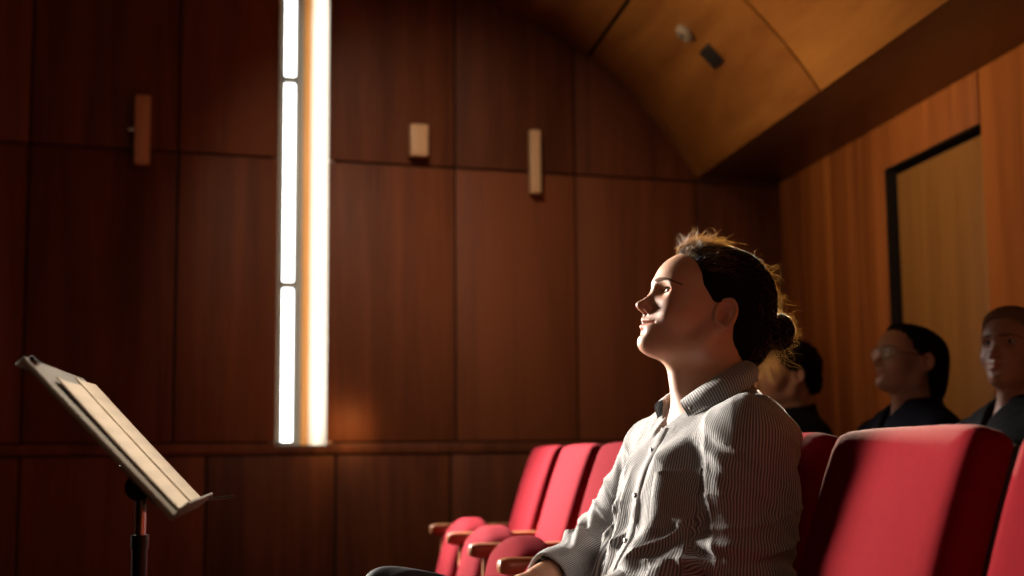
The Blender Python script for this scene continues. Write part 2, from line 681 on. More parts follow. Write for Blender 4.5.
G1 = 'red seats of the front row'
RXL = .896
make_seat((RXL, 5.10, 0), 'red folding theatre seat farthest along the front row, nearest the panelled wall', G1)
make_seat((RXL, 4.48, 0), 'red folding theatre seat second from the far end of the front row', G1)
make_seat((RXL, 3.86, 0), 'red folding theatre seat third from the far end, half hidden by the striped shirt', G1)
make_seat((RXL, 3.24, 0), 'red folding theatre seat just beyond the seated woman, hidden behind her', G1)
make_seat((RXL + .02, 2.62, 0), 'red theatre seat in shadow that the woman in the striped shirt sits on', G1, folded=False)
make_seat((RXL, 2.00, 0), 'large red theatre seat right beside the woman, its whole backrest in view', G1)
make_seat((RXL, 1.38, 0), 'red theatre seat cut by the right edge of the picture', G1, end=True)
G2 = 'red seats of the second row'
R2X = 2.10
make_seat((R2X, 4.94, 0), 'second-row red seat under the person hidden behind the hair bun', G2, folded=False)
make_seat((R2X, 4.32, 0), 'second-row red seat under the person with glasses', G2, folded=False)
make_seat((R2X, 3.70, 0), 'second-row red seat under the short-haired person at the right', G2, folded=False, end=True)

# ------------------------------------------------------------------ music stand
NT = Vector((-.352, 1.873, 1.035))
SL = Vector((.193, 0, -.205)).normalized()          # down the desk
NRM = Vector((.728, 0, .686)).normalized()          # out of the desk's face
DW = Vector((0, 1, 0))
DLEN, DWID = .285, .50


def desk_pt(a, w, h=0.0):
    return NT + SL * a + DW * w + NRM * h


MD = Matrix(((SL.x, 0, NRM.x, NT.x), (SL.y, 1, NRM.y, NT.y), (SL.z, 0, NRM.z, NT.z), (0, 0, 0, 1)))
PX, PY = -.229, 2.13
st = empty('music_stand', (PX, PY, 0), 'metal music stand with a tilted desk on a black pole', 'music stand')
T0 = Matrix.Translation(-Vector((PX, PY, 0)))
k = MB()
k.box((0, 0, -.008), (DLEN, DWID, 0), .002)
k.box((DLEN - .004, 0, -.008), (DLEN, DWID, .024), .001)          # ledge
k.box((0, 0, -.016), (.006, DWID, 0), .002)                        # folded top edge
k.build('desk', M_DESK, st, M=T0 @ MD)
k = MB()
k.tube([(.012, .012, .001), (.012, .012, .007)], .008, 12)
k.build('corner_stud', M_CHROME, st, M=T0 @ MD)
k = MB()
k.tube([(DLEN - .012, DWID - .03, .004), (DLEN + .0, DWID - .005, .012), (DLEN + .026, DWID + .0, .046)], .0026, 8)
k.build('page_holder', M_CHROME, st, M=T0 @ MD)
k = MB()
pv = desk_pt(.21, .26, -.03)
k.tube([pv - DW * .03, pv + DW * .03], .020, 16)
k.box((.17, .20, -.028), (.25, .32, -.008), .003, M=MD)
k.build('pivot', M_BLACK, st, M=T0)
k = MB()
k.tube([(0, 0, .70), (0, 0, pv.z)], .0080, 14)
k.build('inner_tube', M_CHROME, st)
k = MB()
k.tube([(0, 0, .12), (0, 0, .785)], .0112, 16)
k.tube([(0, 0, .772), (0, 0, .792)], .0130, 16)
k.build('outer_tube', M_BLACK, st)
for i in range(3):
    a = math.radians(90 + 120 * i)
    k = MB()
    k.tube([(0, 0, .20), (.17 * math.cos(a), .17 * math.sin(a), .10), (.26 * math.cos(a), .26 * math.sin(a), .012)], .008, 10)
    k.build('leg', M_BLACK, st)


def sheet(w0, w1, a0, a1, h, label, curl):
    V, Fc, n = [], [], 10
    for t in (0, .0022):
        for i in range(n + 1):
            for j in range(n + 1):
                u, v = i / n, j / n
                hh = h + t + curl * (u - .5) ** 2 * 4 * .5 + curl * .6 * (1 - v) ** 3
                V.append(desk_pt(a0 + (a1 - a0) * v, w0 + (w1 - w0) * u, hh))
    m = (n + 1) ** 2
    for i in range(n):
        for j in range(n):
            q = (i * (n + 1) + j, (i + 1) * (n + 1) + j, (i + 1) * (n + 1) + j + 1, i * (n + 1) + j + 1)
            Fc += [q[::-1], tuple(x + m for x in q)]
    rim = [(i * (n + 1)) for i in range(n + 1)] + [n * (n + 1) + j for j in range(1, n + 1)] + \
          [i * (n + 1) + n for i in range(n - 1, -1, -1)] + [j for j in range(n - 1, 0, -1)]
    for a, b in zip(rim, rim[1:] + rim[:1]):
        Fc.append((a, b, b + m, a + m))
    me = raw_mesh('music_sheet', V, Fc)
    o = autosmooth(link('music_sheet', me, M_PAPER), 30)
    prop(o, label, 'sheet music', 'score pages on the music stand')
    b = MB()                                                     # printed staves
    for s in range(7):
        v0 = a0 + (a1 - a0) * (.12 + s * .12)
        for l in range(5):
            v = v0 + l * .0028
            vv = (v - a0) / (a1 - a0)
            pts = []
            for q in range(9):
                u = .1 + .8 * q / 8
                pts.append((v, w0 + (w1 - w0) * u, h + .0023 + curl * (u - .5) ** 2 * 2 + curl * .6 * (1 - vv) ** 3))
            for (p0, p1) in zip(pts[:-1], pts[1:]):
                b.add([MD @ Vector((p0[0] - .0003, p0[1], p0[2])), MD @ Vector((p1[0] - .0003, p1[1], p1[2])),
                       MD @ Vector((p1[0] + .0003, p1[1], p1[2])), MD @ Vector((p0[0] + .0003, p0[1], p0[2]))], [(0, 1, 2, 3)])
    b.build('staves', M_PRINT, o)
    return o


sheet(.055, .265, .040, .277, .001, 'near score page lying on the tilted music stand', .004)
sheet(.262, .470, .026, .277, .0040, 'far score page overlapping its neighbour on the music stand', .003)

# ------------------------------------------------------------------ signed distance modelling of figures
def ell(P, c, r, R=None):
    q = P - np.asarray(c)
    if R is not None:
        q = q @ R
    r = np.asarray(r, float)
    k0 = np.linalg.norm(q / r, axis=1)
    k1 = np.linalg.norm(q / (r * r), axis=1)
    return k0 * (k0 - 1) / np.maximum(k1, 1e-9)


def rc(P, a, b, ra, rb):
    a, b = np.asarray(a, float), np.asarray(b, float)
    ab = b - a
    t = np.clip((P - a) @ ab / max(ab @ ab, 1e-12), 0, 1)
    return np.linalg.norm(P - a - t[:, None] * ab, axis=1) - (ra + (rb - ra) * t)


def sm(a, b, k):
    h = np.clip(.5 + .5 * (b - a) / k, 0, 1)
    return b + (a - b) * h - k * h * (1 - h)


def smx(a, b, k):
    return -sm(-a, -b, k)


def rot(axis, deg):
    a = math.radians(deg)
    c, s = math.cos(a), math.sin(a)
    return np.array({'x': [[1, 0, 0], [0, c, -s], [0, s, c]], 'y': [[c, 0, s], [0, 1, 0], [-s, 0, c]], 'z': [[c, -s, 0], [s, c, 0], [0, 0, 1]]}[axis])


def surface(f, lo, hi, h, B=10, slack=1.5):
    """sparse surface nets of f = 0; returns vertices and quads"""
    lo = np.asarray(lo, float)
    nb = np.ceil((np.asarray(hi) - lo) / (h * B)).astype(int)
    bi = np.stack(np.meshgrid(*[np.arange(n) for n in nb], indexing='ij'), -1).reshape(-1, 3)
    d = f(lo + (bi + .5) * h * B)
    bi = bi[np.abs(d) < B * h * .87 * slack + .004]
    loc = np.stack(np.meshgrid(*[np.arange(B + 1)] * 3, indexing='ij'), -1).reshape(-1, 3)
    n1 = B + 1
    DIM = int(nb.max() * B + 4)
    K, VV, S0, SX = [], [], [], []
    corner = np.array([[i, j, k] for i in (0, 1) for j in (0, 1) for k in (0, 1)])
    edges = [(a, b) for a in range(8) for b in range(a + 1, 8) if np.abs(corner[a] - corner[b]).sum() == 1]
    for s in range(0, len(bi), 60):
        bb_ = bi[s:s + 60]
        g = (bb_[:, None, :] * B + loc[None]).reshape(-1, 3)
        val = f(lo + g * h).reshape(len(bb_), n1, n1, n1)
        cv = np.stack([val[:, c[0]:c[0] + B, c[1]:c[1] + B, c[2]:c[2] + B] for c in corner], -1)
        ins = cv < 0
        act = ins.any(-1) & ~ins.all(-1)
        w = np.argwhere(act)
        if not len(w):
            continue
        v = cv[act]
        acc = np.zeros((len(v), 3))
        cnt = np.zeros(len(v))
        for a, b in edges:
            va_, vb_ = v[:, a], v[:, b]
            m = (va_ < 0) != (vb_ < 0)
            t = np.where(m, va_ / np.where(m, va_ - vb_, 1), 0)
            acc += m[:, None] * (corner[a] + t[:, None] * (corner[b] - corner[a]))
            cnt += m
        cell = bb_[w[:, 0]] * B + w[:, 1:]
        K.append((cell[:, 0].astype(np.int64) * DIM + cell[:, 1]) * DIM + cell[:, 2])
        VV.append(lo + (cell + acc / cnt[:, None]) * h)
        S0.append(v[:, 0] < 0)
        SX.append(np.stack([v[:, 4] < 0, v[:, 2] < 0, v[:, 1] < 0], 1))
    K = np.concatenate(K)
    VV = np.concatenate(VV)
    S0 = np.concatenate(S0)
    SX = np.concatenate(SX)
    o = np.argsort(K)
    K, VV, S0, SX = K[o], VV[o], S0[o], SX[o]
    st_ = np.array([DIM * DIM, DIM, 1], np.int64)
    Q = []
    for ax in range(3):
        m = S0 != SX[:, ax]
        ia = np.nonzero(m)[0]
        b_, c_ = st_[(ax + 1) % 3], st_[(ax + 2) % 3]
        ids = [ia]
        ok = np.ones(len(ia), bool)
        for off in (b_, b_ + c_, c_):
            kk = K[ia] - off
            j = np.clip(np.searchsorted(K, kk), 0, len(K) - 1)
            ok &= K[j] == kk
            ids.append(j)
        q = np.stack(ids, 1)[ok]
        fl_ = S0[ia][ok]
        q[~fl_] = q[~fl_][:, ::-1]
        Q.append(q)
    Q = np.concatenate(Q)
    e_ = h * .25
    for _ in range(2):                      # settle the vertices on the surface
        d0 = f(VV)
        G = np.stack([(f(VV + e_ * np.eye(3)[a]) - f(VV - e_ * np.eye(3)[a])) / (2 * e_) for a in range(3)], 1)
        g2 = np.maximum((G * G).sum(1), .25)
        step = np.clip(d0 / g2, -.4 * h, .4 * h)
        VV = VV - G * step[:, None]
    return VV, Q


def trace(f, p, d, tmax=.6):
    """march from p along d to f = 0 (arrays)"""
    p = np.asarray(p, float).copy()
    d = np.asarray(d, float)
    d = d / np.linalg.norm(d, axis=-1, keepdims=True)
    t = np.zeros(len(p))
    for _ in range(60):
        v = f(p + d * t[:, None])
        t += v * .7
        t = np.clip(t, 0, tmax)
    return p + d * t[:, None]


def figure_mesh(name, VQ, m, parent=None, origin=(0, 0, 0), smooth=True):
    V, Q = VQ
    me = quad_mesh(name, V - np.asarray(origin), Q)
    return link(name, me, m, parent, smooth)

# ------------------------------------------------------------------ a human figure, seated, facing -x
# head space: f = forwards, s = to the figure's left (-y here), u = up; origin midway between the ears
EAR0 = np.array([.752, 2.515, 1.146])


def head_axes(tilt, turn=0.0, roll=0.0):
    """columns f, s, u in world space; tilt lifts the chin, turn swings the face to the figure's left"""
    t, w = math.radians(tilt), math.radians(turn)
    f = np.array([-math.cos(t), 0, math.sin(t)])
    u = np.array([math.sin(t), 0, math.cos(t)])
    s = np.array([0, -1.0, 0])
    M = np.stack([f, s, u], 1)
    M = rot('z', turn) @ M
    if roll:
        a = math.radians(roll)
        f, s, u = M.T
        s2, u2 = s * math.cos(a) + u * math.sin(a), u * math.cos(a) - s * math.sin(a)
        M = np.stack([f, s2, u2], 1)
    return M


EYE = np.array([.0895, .0328, .0268])


def skull(Q):
    return ell(Q, (.008, 0, .047), (.1045, .077, .078))


def head_sdf(P, sex=0):
    S = P.copy()
    S[:, 1] = np.abs(S[:, 1])
    d = skull(S)
    d = sm(d, ell(S, (.062, 0, .048), (.053, .060, .056)), .03)            # forehead
    d = sm(d, ell(S, (.058, 0, -.016), (.052, .060, .068)), .035)          # mid face
    d = sm(d, rc(S, (.012, .050, -.050), (.080, .018, -.073), .017, .017), .03)   # jaw line
    d = sm(d, rc(S, (.000, .056, -.020), (.012, .051, -.050), .018, .017), .03)
    d = sm(d, ell(S, (.056, 0, -.066), (.040, .034, .020)), .025)          # floor of the jaw
    d = sm(d, ell(S, (.0980, 0, -.0735), (.0205, .023, .0180)), .018)        # chin
    d = sm(d, ell(S, (.080, 0, -.038), (.036, .036, .034)), .022)          # muzzle
    d = sm(d, ell(S, (.072, .046, -.014), (.024, .020, .020)), .025)       # cheekbone
    d = sm(d, rc(S, (.1110, .004, .0385), (.0935, .045, .0415), .0080, .0070), .014)  # brow ridge
    d = smx(d, -ell(S, (.1180, .0335, .0235), (.0170, .0180, .0110)), .014)   # eye socket
    # nose
    d = sm(d, rc(S, (.1065, 0, .026), (.1275, 0, -.0080), .0075, .0085), .010)
    d = sm(d, ell(S, (.1302, 0, -.0108), (.0114, .0098, .0086)), .006)
    d = sm(d, ell(S, (.1155, .0120, -.0160), (.0108, .0065, .0075)), .006)
    d = sm(d, rc(S, (.127, 0, -.0165), (.117, 0, -.0215), .0050, .0050), .005)
    d = smx(d, -ell(S, (.1195, .0066, -.0220), (.0058, .0032, .0040)), .003)
    # mouth: corners lifted a little
    d = sm(d, rc(S, (.1170, 0, -.0325), (.1085, .0165, -.0355), .0062, .0042), .006)
    d = sm(d, rc(S, (.1165, 0, -.0370), (.1030, .0275, -.0368), .0064, .0040), .0045)
    d = sm(d, rc(S, (.1150, 0, -.0480), (.1020, .0260, -.0402), .0080, .0042), .0050)
    d = smx(d, -rc(S, (.1240, 0, -.0422), (.1030, .0300, -.0372), .0016, .0018), .0055)
    d = smx(d, -ell(S, (.1240, 0, -.0590), (.0095, .020, .0048)), .008)
    # eyelids round the eyeball
    lid = ell(S, EYE, (.0140, .0150, .0138))
    d = sm(d, lid, .005)
    Ra = rot('z', 20) @ rot('x', 4)
    d = smx(d, -ell(S, EYE + np.array([.0122, .0044, -.0003]), (.0105, .0138, .0056), Ra), .0014)
    d = sm(d, rc(S, EYE + np.array([.0120, -.0085, .0092]), EYE + np.array([.0080, .0130, .0078]), .0020, .0020), .003)  # lid fold
    # ear
    Re = rot('z', -24)
    ec = np.array([-.007, .0785, .007])
    q = (S - ec) @ Re
    shell = ell(q, (0, 0, .002), (.0205, .0068, .0300))
    shell = sm(shell, ell(q, (.0075, .000, -.024), (.0085, .0058, .0095)), .008)
    rr = np.hypot(q[:, 0] / .0178, (q[:, 2] - .004) / .0258)
    ring = np.hypot((rr - 1) * .019, q[:, 1] - .0055) - .0036
    ring = np.maximum(ring, -(q[:, 0] * .4 * -1 + q[:, 2] + .020))
    shell = sm(shell, ring, .004)
    shell = smx(shell, -ell(q, (.0040, .0095, -.0020), (.0088, .0095, .0120)), .003)
    shell = smx(shell, -ell(q, (.0010, .0100, .0160), (.0100, .0075, .0062)), .003)
    shell = sm(shell, ell(q, (.0125, .0035, -.0055), (.0040, .0040, .0060)), .004)     # tragus
    d = sm(d, shell, .006)
    return d


def to_head(P, O, M):
    return (P - O) @ M


# joints of the seated pose (world space of the woman)
SH = {'near': (.772, 2.350, .918), 'far': (.700, 2.695, .908)}
EL = {'near': (.745, 2.318, .696), 'far': (.615, 2.795, .725)}
WR = {'near': (.500, 2.450, .632), 'far': (.436, 2.600, .671)}


def hand_sdf(P, w, d, n, side, curl):
    """w wrist, d towards the knuckles, n out of the back of the hand, side +1 = thumb towards n x d"""
    w, d, n = (np.asarray(v, float) for v in (w, d, n))
    d /= np.linalg.norm(d)
    n = n - d * (n @ d)
    n /= np.linalg.norm(n)
    t = np.cross(n, d) * side                       # towards the thumb
    q = np.stack([(P - w) @ d, (P - w) @ t, (P - w) @ n], 1)
    r = ell(q, (.046, .002, -.001), (.052, .040, .0145))
    r = sm(r, rc(q, (-.02, 0, 0), (.03, .0, 0), .024, .020), .02)
    r = sm(r, ell(q, (.034, .028, -.008), (.032, .016, .014)), .012)
    for i, (y, L, spread) in enumerate(((.029, .074, .10), (.0095, .082, .02), (-.0105, .076, -.06), (-.0285, .060, -.15))):
        p0 = np.array([.082 - .012 * abs(i - 1) ** 1.3 * .5, y, .001])
        a = -curl * (.55 + .06 * i)
        p = p0
        dirv = np.array([math.cos(a), spread, math.sin(a)])
        for j, (seg, ra, rb) in enumerate(((.46, .0096, .0086), (.31, .0086, .0078), (.23, .0078, .0068))):
            dd = np.array([math.cos(a), spread, math.sin(a)])
            dd /= np.linalg.norm(dd)
            p2 = p + dd * L * seg
            r = sm(r, rc(q, p, p2, ra, rb), .0035 if j else .009)
            if j == 0:
                r = sm(r, ell(q, p0 + np.array([0, 0, .002]), (.011, .0098, .0098)), .008)
            p = p2
            a -= curl * (.75 if j == 0 else .45)
    p = np.array([.018, .032, -.006])
    for (dx, dy, dz, ra, rb) in ((.034, .022, -.008, .0125, .0108), (.027, .006, -.012, .0106, .0094), (.022, -.004, -.012, .0094, .0078)):
        p2 = p + np.array([dx, dy, dz])
        r = sm(r, rc(q, p, p2, ra, rb), .006)
        p = p2
    return r


def arms_skin(P, w=0.0):
    d = None
    for k, sgn in (('near', 1), ('far', -1)):
        a = sm(rc(P, SH[k], EL[k], .048, .040), rc(P, EL[k], WR[k], .041, .027), .02)
        d = a if d is None else np.minimum(d, a)
    return d


def hands_skin(P):
    out = []
    for k, d, n, sd, cu in (('near', (-.090, .060, -.030), (-.25, -.15, 1), -1, .55), ('far', (-.095, -.035, -.020), (-.12, .15, 1), 1, .70)):
        dd = np.linalg.norm(P - np.array(WR[k]), axis=1) - .24
        h = dd + .04
        m = dd < 0
        if m.any():
            h[m] = hand_sdf(P[m], WR[k], d, n, sd, cu)
        out.append(h)
    return out


def neck_sdf(P, O, M):
    a = O + M @ np.array([-.014, 0, -.030])
    b = O + M @ np.array([.030, 0, -.070])
    d = rc(P, a, (.770, 2.512, .975), .053, .058)
    d = sm(d, rc(P, b, (.722, 2.512, .970), .034, .040), .03)
    return d


HIP = np.array([.735, 2.512, .475])


def legs_sdf(P, g=0.0):
    d = ell(P, (.74, 2.512, .525), (.150 + g, .180 + g, .115 + g))
    # left (near) leg crossed over the right
    kn, kf = np.array([.165, 2.47, .645]), np.array([.215, 2.60, .515])
    an, af = np.array([.055, 2.68, .300]), np.array([.26, 2.60, .095])
    d = sm(d, rc(P, (.72, 2.42, .520), kn, .080 + g, .058 + g), .05)
    d = sm(d, rc(P, (.72, 2.60, .510), kf, .088 + g, .060 + g), .05)
    leg = sm(rc(P, kn, (kn + an) / 2 + np.array([.012, 0, 0]), .058 + g, .054 + g), rc(P, (kn + an) / 2 + np.array([.012, 0, 0]), an, .054 + g, .036 + g), .03)
    leg2 = sm(rc(P, kf, (kf + af) / 2 + np.array([.012, 0, 0]), .058 + g, .054 + g), rc(P, (kf + af) / 2 + np.array([.012, 0, 0]), af, .054 + g, .036 + g), .03)
    return sm(sm(d, leg, .02), leg2, .02), an, af


def torso_sdf(P, g=0.0):
    d = ell(P, (.752, 2.512, .845), (.118 + g, .168 + g, .185 + g))
    d = sm(d, ell(P, (.735, 2.512, .66), (.128 + g, .160 + g, .19 + g)), .06)
    d = sm(d, rc(P, SH['near'], SH['far'], .052 + g, .052 + g), .05)
    d = sm(d, rc(P, (.782, 2.512, .985), (.772, 2.400, .945), .050 + g, .048 + g), .04)
    d = sm(d, rc(P, (.772, 2.512, .985), (.728, 2.625, .945), .050 + g, .048 + g), .04)
    d = sm(d, ell(P, (.668, 2.440, .83), (.050 + g, .062 + g, .062 + g)), .04)
    d = sm(d, ell(P, (.650, 2.575, .83), (.050 + g, .062 + g, .062 + g)), .04)
    return d


def body_sdf(P, O, M, with_hands=True):
    d = neck_sdf(P, O, M)
    Q = to_head(P, O, M)
    far_ = np.linalg.norm(Q - np.array([0, 0, .02]), axis=1) - .175
    hd = far_ + .03
    nr = far_ < 0
    if nr.any():
        hd[nr] = head_sdf(Q[nr])
    d = sm(d, hd, .022)
    d = sm(d, torso_sdf(P, -.012), .03)
    d = sm(d, arms_skin(P), .02)
    l, an, af = legs_sdf(P, -.012)
    d = sm(d, l, .02)
    for a in (an, af):                                   # feet
        d = sm(d, rc(P, a, a + np.array([-.12, 0, -.05]), .034, .026), .02)
    if with_hands:
        h1, h2 = hands_skin(P)
        d = np.minimum(sm(d, h1, .006), h2)
    return d


# ------------------------------------------------------------------ shirt
def wob(P, k, ph):
    return np.sin(P @ np.asarray(k, float) + ph)


def axial(P, a, b):
    a, b = np.asarray(a, float), np.asarray(b, float)
    ab = b - a
    L = np.linalg.norm(ab)
    ax = ab / L
    t = (P - a) @ ax / L
    r = P - a - np.outer((P - a) @ ax, ax)
    ref = np.array([-1.0, 0, 0]) - ax * (-ax[0])
    ref /= np.linalg.norm(ref)
    oth = np.cross(ax, ref)
    return t, np.arctan2(r @ oth, r @ ref), L


CUFF = {'near': .84, 'far': .85}


def sleeve_sdf(P, k):
    s, e, w = (np.array(x[k]) for x in (SH, EL, WR))
    c = e + (w - e) * CUFF[k]
    big = 1.0 if k == 'near' else .78
    up = rc(P, s, e, .085 * big, .081 * big)
    fo = rc(P, e, c, .070 * big, .048 * big)
    d = sm(up, fo, .03)
    # compression wrinkles at the elbow and along the sleeve
    t, an, L = axial(P, s, e)
    tf, af, _ = axial(P, e, c)
    z1 = np.exp(-((t - .92) / .22) ** 2)
    fold = .0055 * z1 * np.sin(t * 34 + 1.6 * np.sin(an * 1.0 + .6) + 1.1 * np.sin(an * 2))
    fold += .0050 * np.exp(-((tf - .35) / .38) ** 2) * np.sin(tf * 17 + 2.0 * np.sin(af + .8) + .7)
    fold += .0050 * np.exp(-((t - .25) / .35) ** 2) * np.sin(an * 3 + t * 6.5 + .8 * np.sin(t * 9))
    fold += .0030 * np.sin(an * 2 - t * 11 + 1.5 * np.sin(t * 5 + an))
    fold += .0022 * np.sin(an * 5 + t * 23 + 2 * np.sin(an * 2 + t * 7))
    rg = (1 - np.abs(np.sin(an * 1.5 + t * 7.0 + .5 * np.sin(t * 11) + .3))) ** 3
    fold += .0075 * rg * np.exp(-((t - .22) / .28) ** 2)
    rg = (1 - np.abs(np.sin(t * 13 - an * 1.0 + .7 * np.sin(an * 2 + 1)))) ** 3
    fold += .0070 * rg * np.exp(-((t - .75) / .35) ** 2)
    rg = (1 - np.abs(np.sin(tf * 9 + an * .8 + .6 * np.sin(an * 2)))) ** 2
    fold += .0070 * rg * np.exp(-((tf - .35) / .4) ** 2)
    d = d - fold * (1 if k == 'near' else .8)
    # cuff: a rolled band at the end
    ax = (c - e) / np.linalg.norm(c - e)
    dist = (P - c) @ ax
    return d, dist


def shirt_sdf(P):
    d = ell(P, (.756, 2.512, .825), (.142, .190, .168))
    d = sm(d, ell(P, (.728, 2.512, .690), (.152, .188, .190)), .07)
    d = sm(d, rc(P, SH['near'], SH['far'], .066, .066), .06)
    d = sm(d, rc(P, (.795, 2.512, .985), (.790, 2.405, .945), .054, .052), .05)
    d = sm(d, rc(P, (.772, 2.512, .980), (.728, 2.630, .945), .052, .050), .05)
    d = sm(d, ell(P, (.668, 2.435, .82), (.050, .075, .08)), .06)
    d = sm(d, ell(P, (.654, 2.585, .82), (.050, .070, .08)), .06)
    d = sm(d, rc(P, (.640, 2.40, .665), (.640, 2.62, .665), .085, .085), .05)       # blouse over the waistband
    # hanging folds of the front: from the shoulders down, gathering at the waist
    y = P[:, 1] - 2.512
    z = P[:, 2]
    front = np.clip((.76 - P[:, 0]) / .10, 0, 1)
    low = np.clip((.95 - z) / .22, 0, 1)
    f = .0060 * np.sin(58 * y + 9 * (z - .8) + 1.2 * np.sin(11 * z) + .4) * low
    f += .0042 * np.sin(96 * y - 17 * (z - .8) + 1.4 * np.sin(17 * z + 9 * y)) * low
    f += .0040 * np.sin(31 * z + 17 * y + 1.5 * np.sin(21 * y)) * np.clip((.80 - z) / .1, 0, 1)
    f += .0050 * np.sin(44 * y + 40 * (z - .9)) * np.clip(1 - np.abs(z - .93) / .07, 0, 1)
    def ridge(x, p=3):
        return (1 - np.abs(np.sin(x))) ** p
    f += .0080 * ridge(24 * y + 15 * (z - .8) + .9 * np.sin(16 * z + 1) + .5) * np.clip((.93 - z) / .12, 0, 1)
    f += .0055 * ridge(37 * y - 22 * (z - .8) + 1.1 * np.sin(23 * z + 12 * y)) * np.clip((.90 - z) / .10, 0, 1)
    f += .0070 * ridge(15 * z - 22 * y + .8 * np.sin(19 * y + 2), 4) * np.clip(1 - np.abs(z - .90) / .10, 0, 1)
    f *= 1 - .85 * np.exp(-((y + .045) / .026) ** 2)
    f *= 1 - .75 * np.exp(-((y + .115) / .05) ** 2 - ((z - .82) / .06) ** 2)
    d = d - f * front
    arm_d = {}
    for k in ('near', 'far'):
        a, dist = sleeve_sdf(P, k)
        a = np.maximum(a, dist)
        # hem roll
        s, e, w = (np.array(x[k]) for x in (SH, EL, WR))
        c = e + (w - e) * CUFF[k]
        ax = (c - e) / np.linalg.norm(c - e)
        arm_d[k] = a
    d = sm(d, arm_d['near'], .018)
    d = sm(d, arm_d['far'], .018)
    for k in ('near', 'far'):
        s, e, w = (np.array(x[k]) for x in (SH, EL, WR))
        c = e + (w - e) * CUFF[k]
        ax = (c - e) / np.linalg.norm(c - e)
        big = 1.0 if k == 'near' else .86
        d = smx(d, -rc(P, c - ax * .01, c + ax * .06, .041 * big, .041 * big), .004)   # sleeve opening
    # neck opening, deeper in front
    d = smx(d, -rc(P, (.775, 2.512, 1.005), (.755, 2.512, 1.12), .064, .070), .008)
    d = smx(d, -rc(P, (.700, 2.507, 1.010), (.640, 2.500, .945), .050, .010), .006)
    # the shirt ends below the waist
    d = smx(d, -(P[:, 2] - .575), .006)
    return d


def stripe_coord(P):
    """runs across the cloth, so that the stripes follow the sleeves and the body"""
    y = P[:, 1] - 2.512
    x = P[:, 0] - .76
    th = np.arctan2(-y, -x)                                # 0 in front, + towards the camera side
    su = th * .165
    dt = np.minimum(ell(P, (.756, 2.512, .825), (.142, .190, .168)), ell(P, (.728, 2.512, .690), (.152, .188, .190)))
    dt = np.minimum(dt, rc(P, (.640, 2.40, .665), (.640, 2.62, .665), .085, .085)) - .008
    for k in ('near', 'far'):
        s, e, w = (np.array(v[k]) for v in (SH, EL, WR))
        t, an, L = axial(P, s, e)
        tf, af, _ = axial(P, e, w)
        du, df = rc(P, s, e, .080, .078), rc(P, e, w, .066, .046)
        ua = an * .070
        ub = af * .060 + .003
        inarm = np.minimum(du, df) < dt
        su = np.where(inarm, np.where(du < df, ua, ub) + .31, su)
    return su


def add_attr(o, name, vals):
    at = o.data.attributes.new(name, 'FLOAT', 'POINT')
    at.data.foreach_set('value', np.asarray(vals, np.float32))


def shirt_material():
    m, nt, b = mat('striped_cotton')
    at = N(nt, 'ShaderNodeAttribute', attribute_name='stripe')
    mu = N(nt, 'ShaderNodeMath', operation='MULTIPLY')
    mu.inputs[1].default_value = 2 * math.pi / .0044
    sn = N(nt, 'ShaderNodeMath', operation='SINE')
    cr = N(nt, 'ShaderNodeValToRGB')
    nt.links.new(at.outputs['Fac'], mu.inputs[0])
    nt.links.new(mu.outputs[0], sn.inputs[0])
    mr = N(nt, 'ShaderNodeMapRange')
    mr.inputs['From Min'].default_value = -1
    nt.links.new(sn.outputs[0], mr.inputs['Value'])
    nt.links.new(mr.outputs[0], cr.inputs[0])
    cr.color_ramp.elements[0].position = .35
    cr.color_ramp.elements[0].color = (.125, .125, .138, 1)
    cr.color_ramp.elements[1].position = .75
    cr.color_ramp.elements[1].color = (.43, .42, .40, 1)
    nt.links.new(cr.outputs[0], b.inputs['Base Color'])
    b.inputs['Roughness'].default_value = .85
    b.inputs['Specular IOR Level'].default_value = .2
    b.inputs['Sheen Weight'].default_value = .15
    tc = N(nt, 'ShaderNodeTexCoord')
    nz = N(nt, 'ShaderNodeTexNoise')
    nz.inputs['Scale'].default_value = 34
    nz.inputs['Detail'].default_value = 5
    nt.links.new(tc.outputs['Object'], nz.inputs['Vector'])
    ad = N(nt, 'ShaderNodeMath', operation='MULTIPLY_ADD')
    ad.inputs[1].default_value = .05
    nt.links.new(sn.outputs[0], ad.inputs[0])
    nt.links.new(nz.outputs['Fac'], ad.inputs[2])
    bp = N(nt, 'ShaderNodeBump')
    bp.inputs['Strength'].default_value = .55
    bp.inputs['Distance'].default_value = .006
    nt.links.new(ad.outputs[0], bp.inputs['Height'])
    nt.links.new(bp.outputs['Normal'], b.inputs['Normal'])
    return m


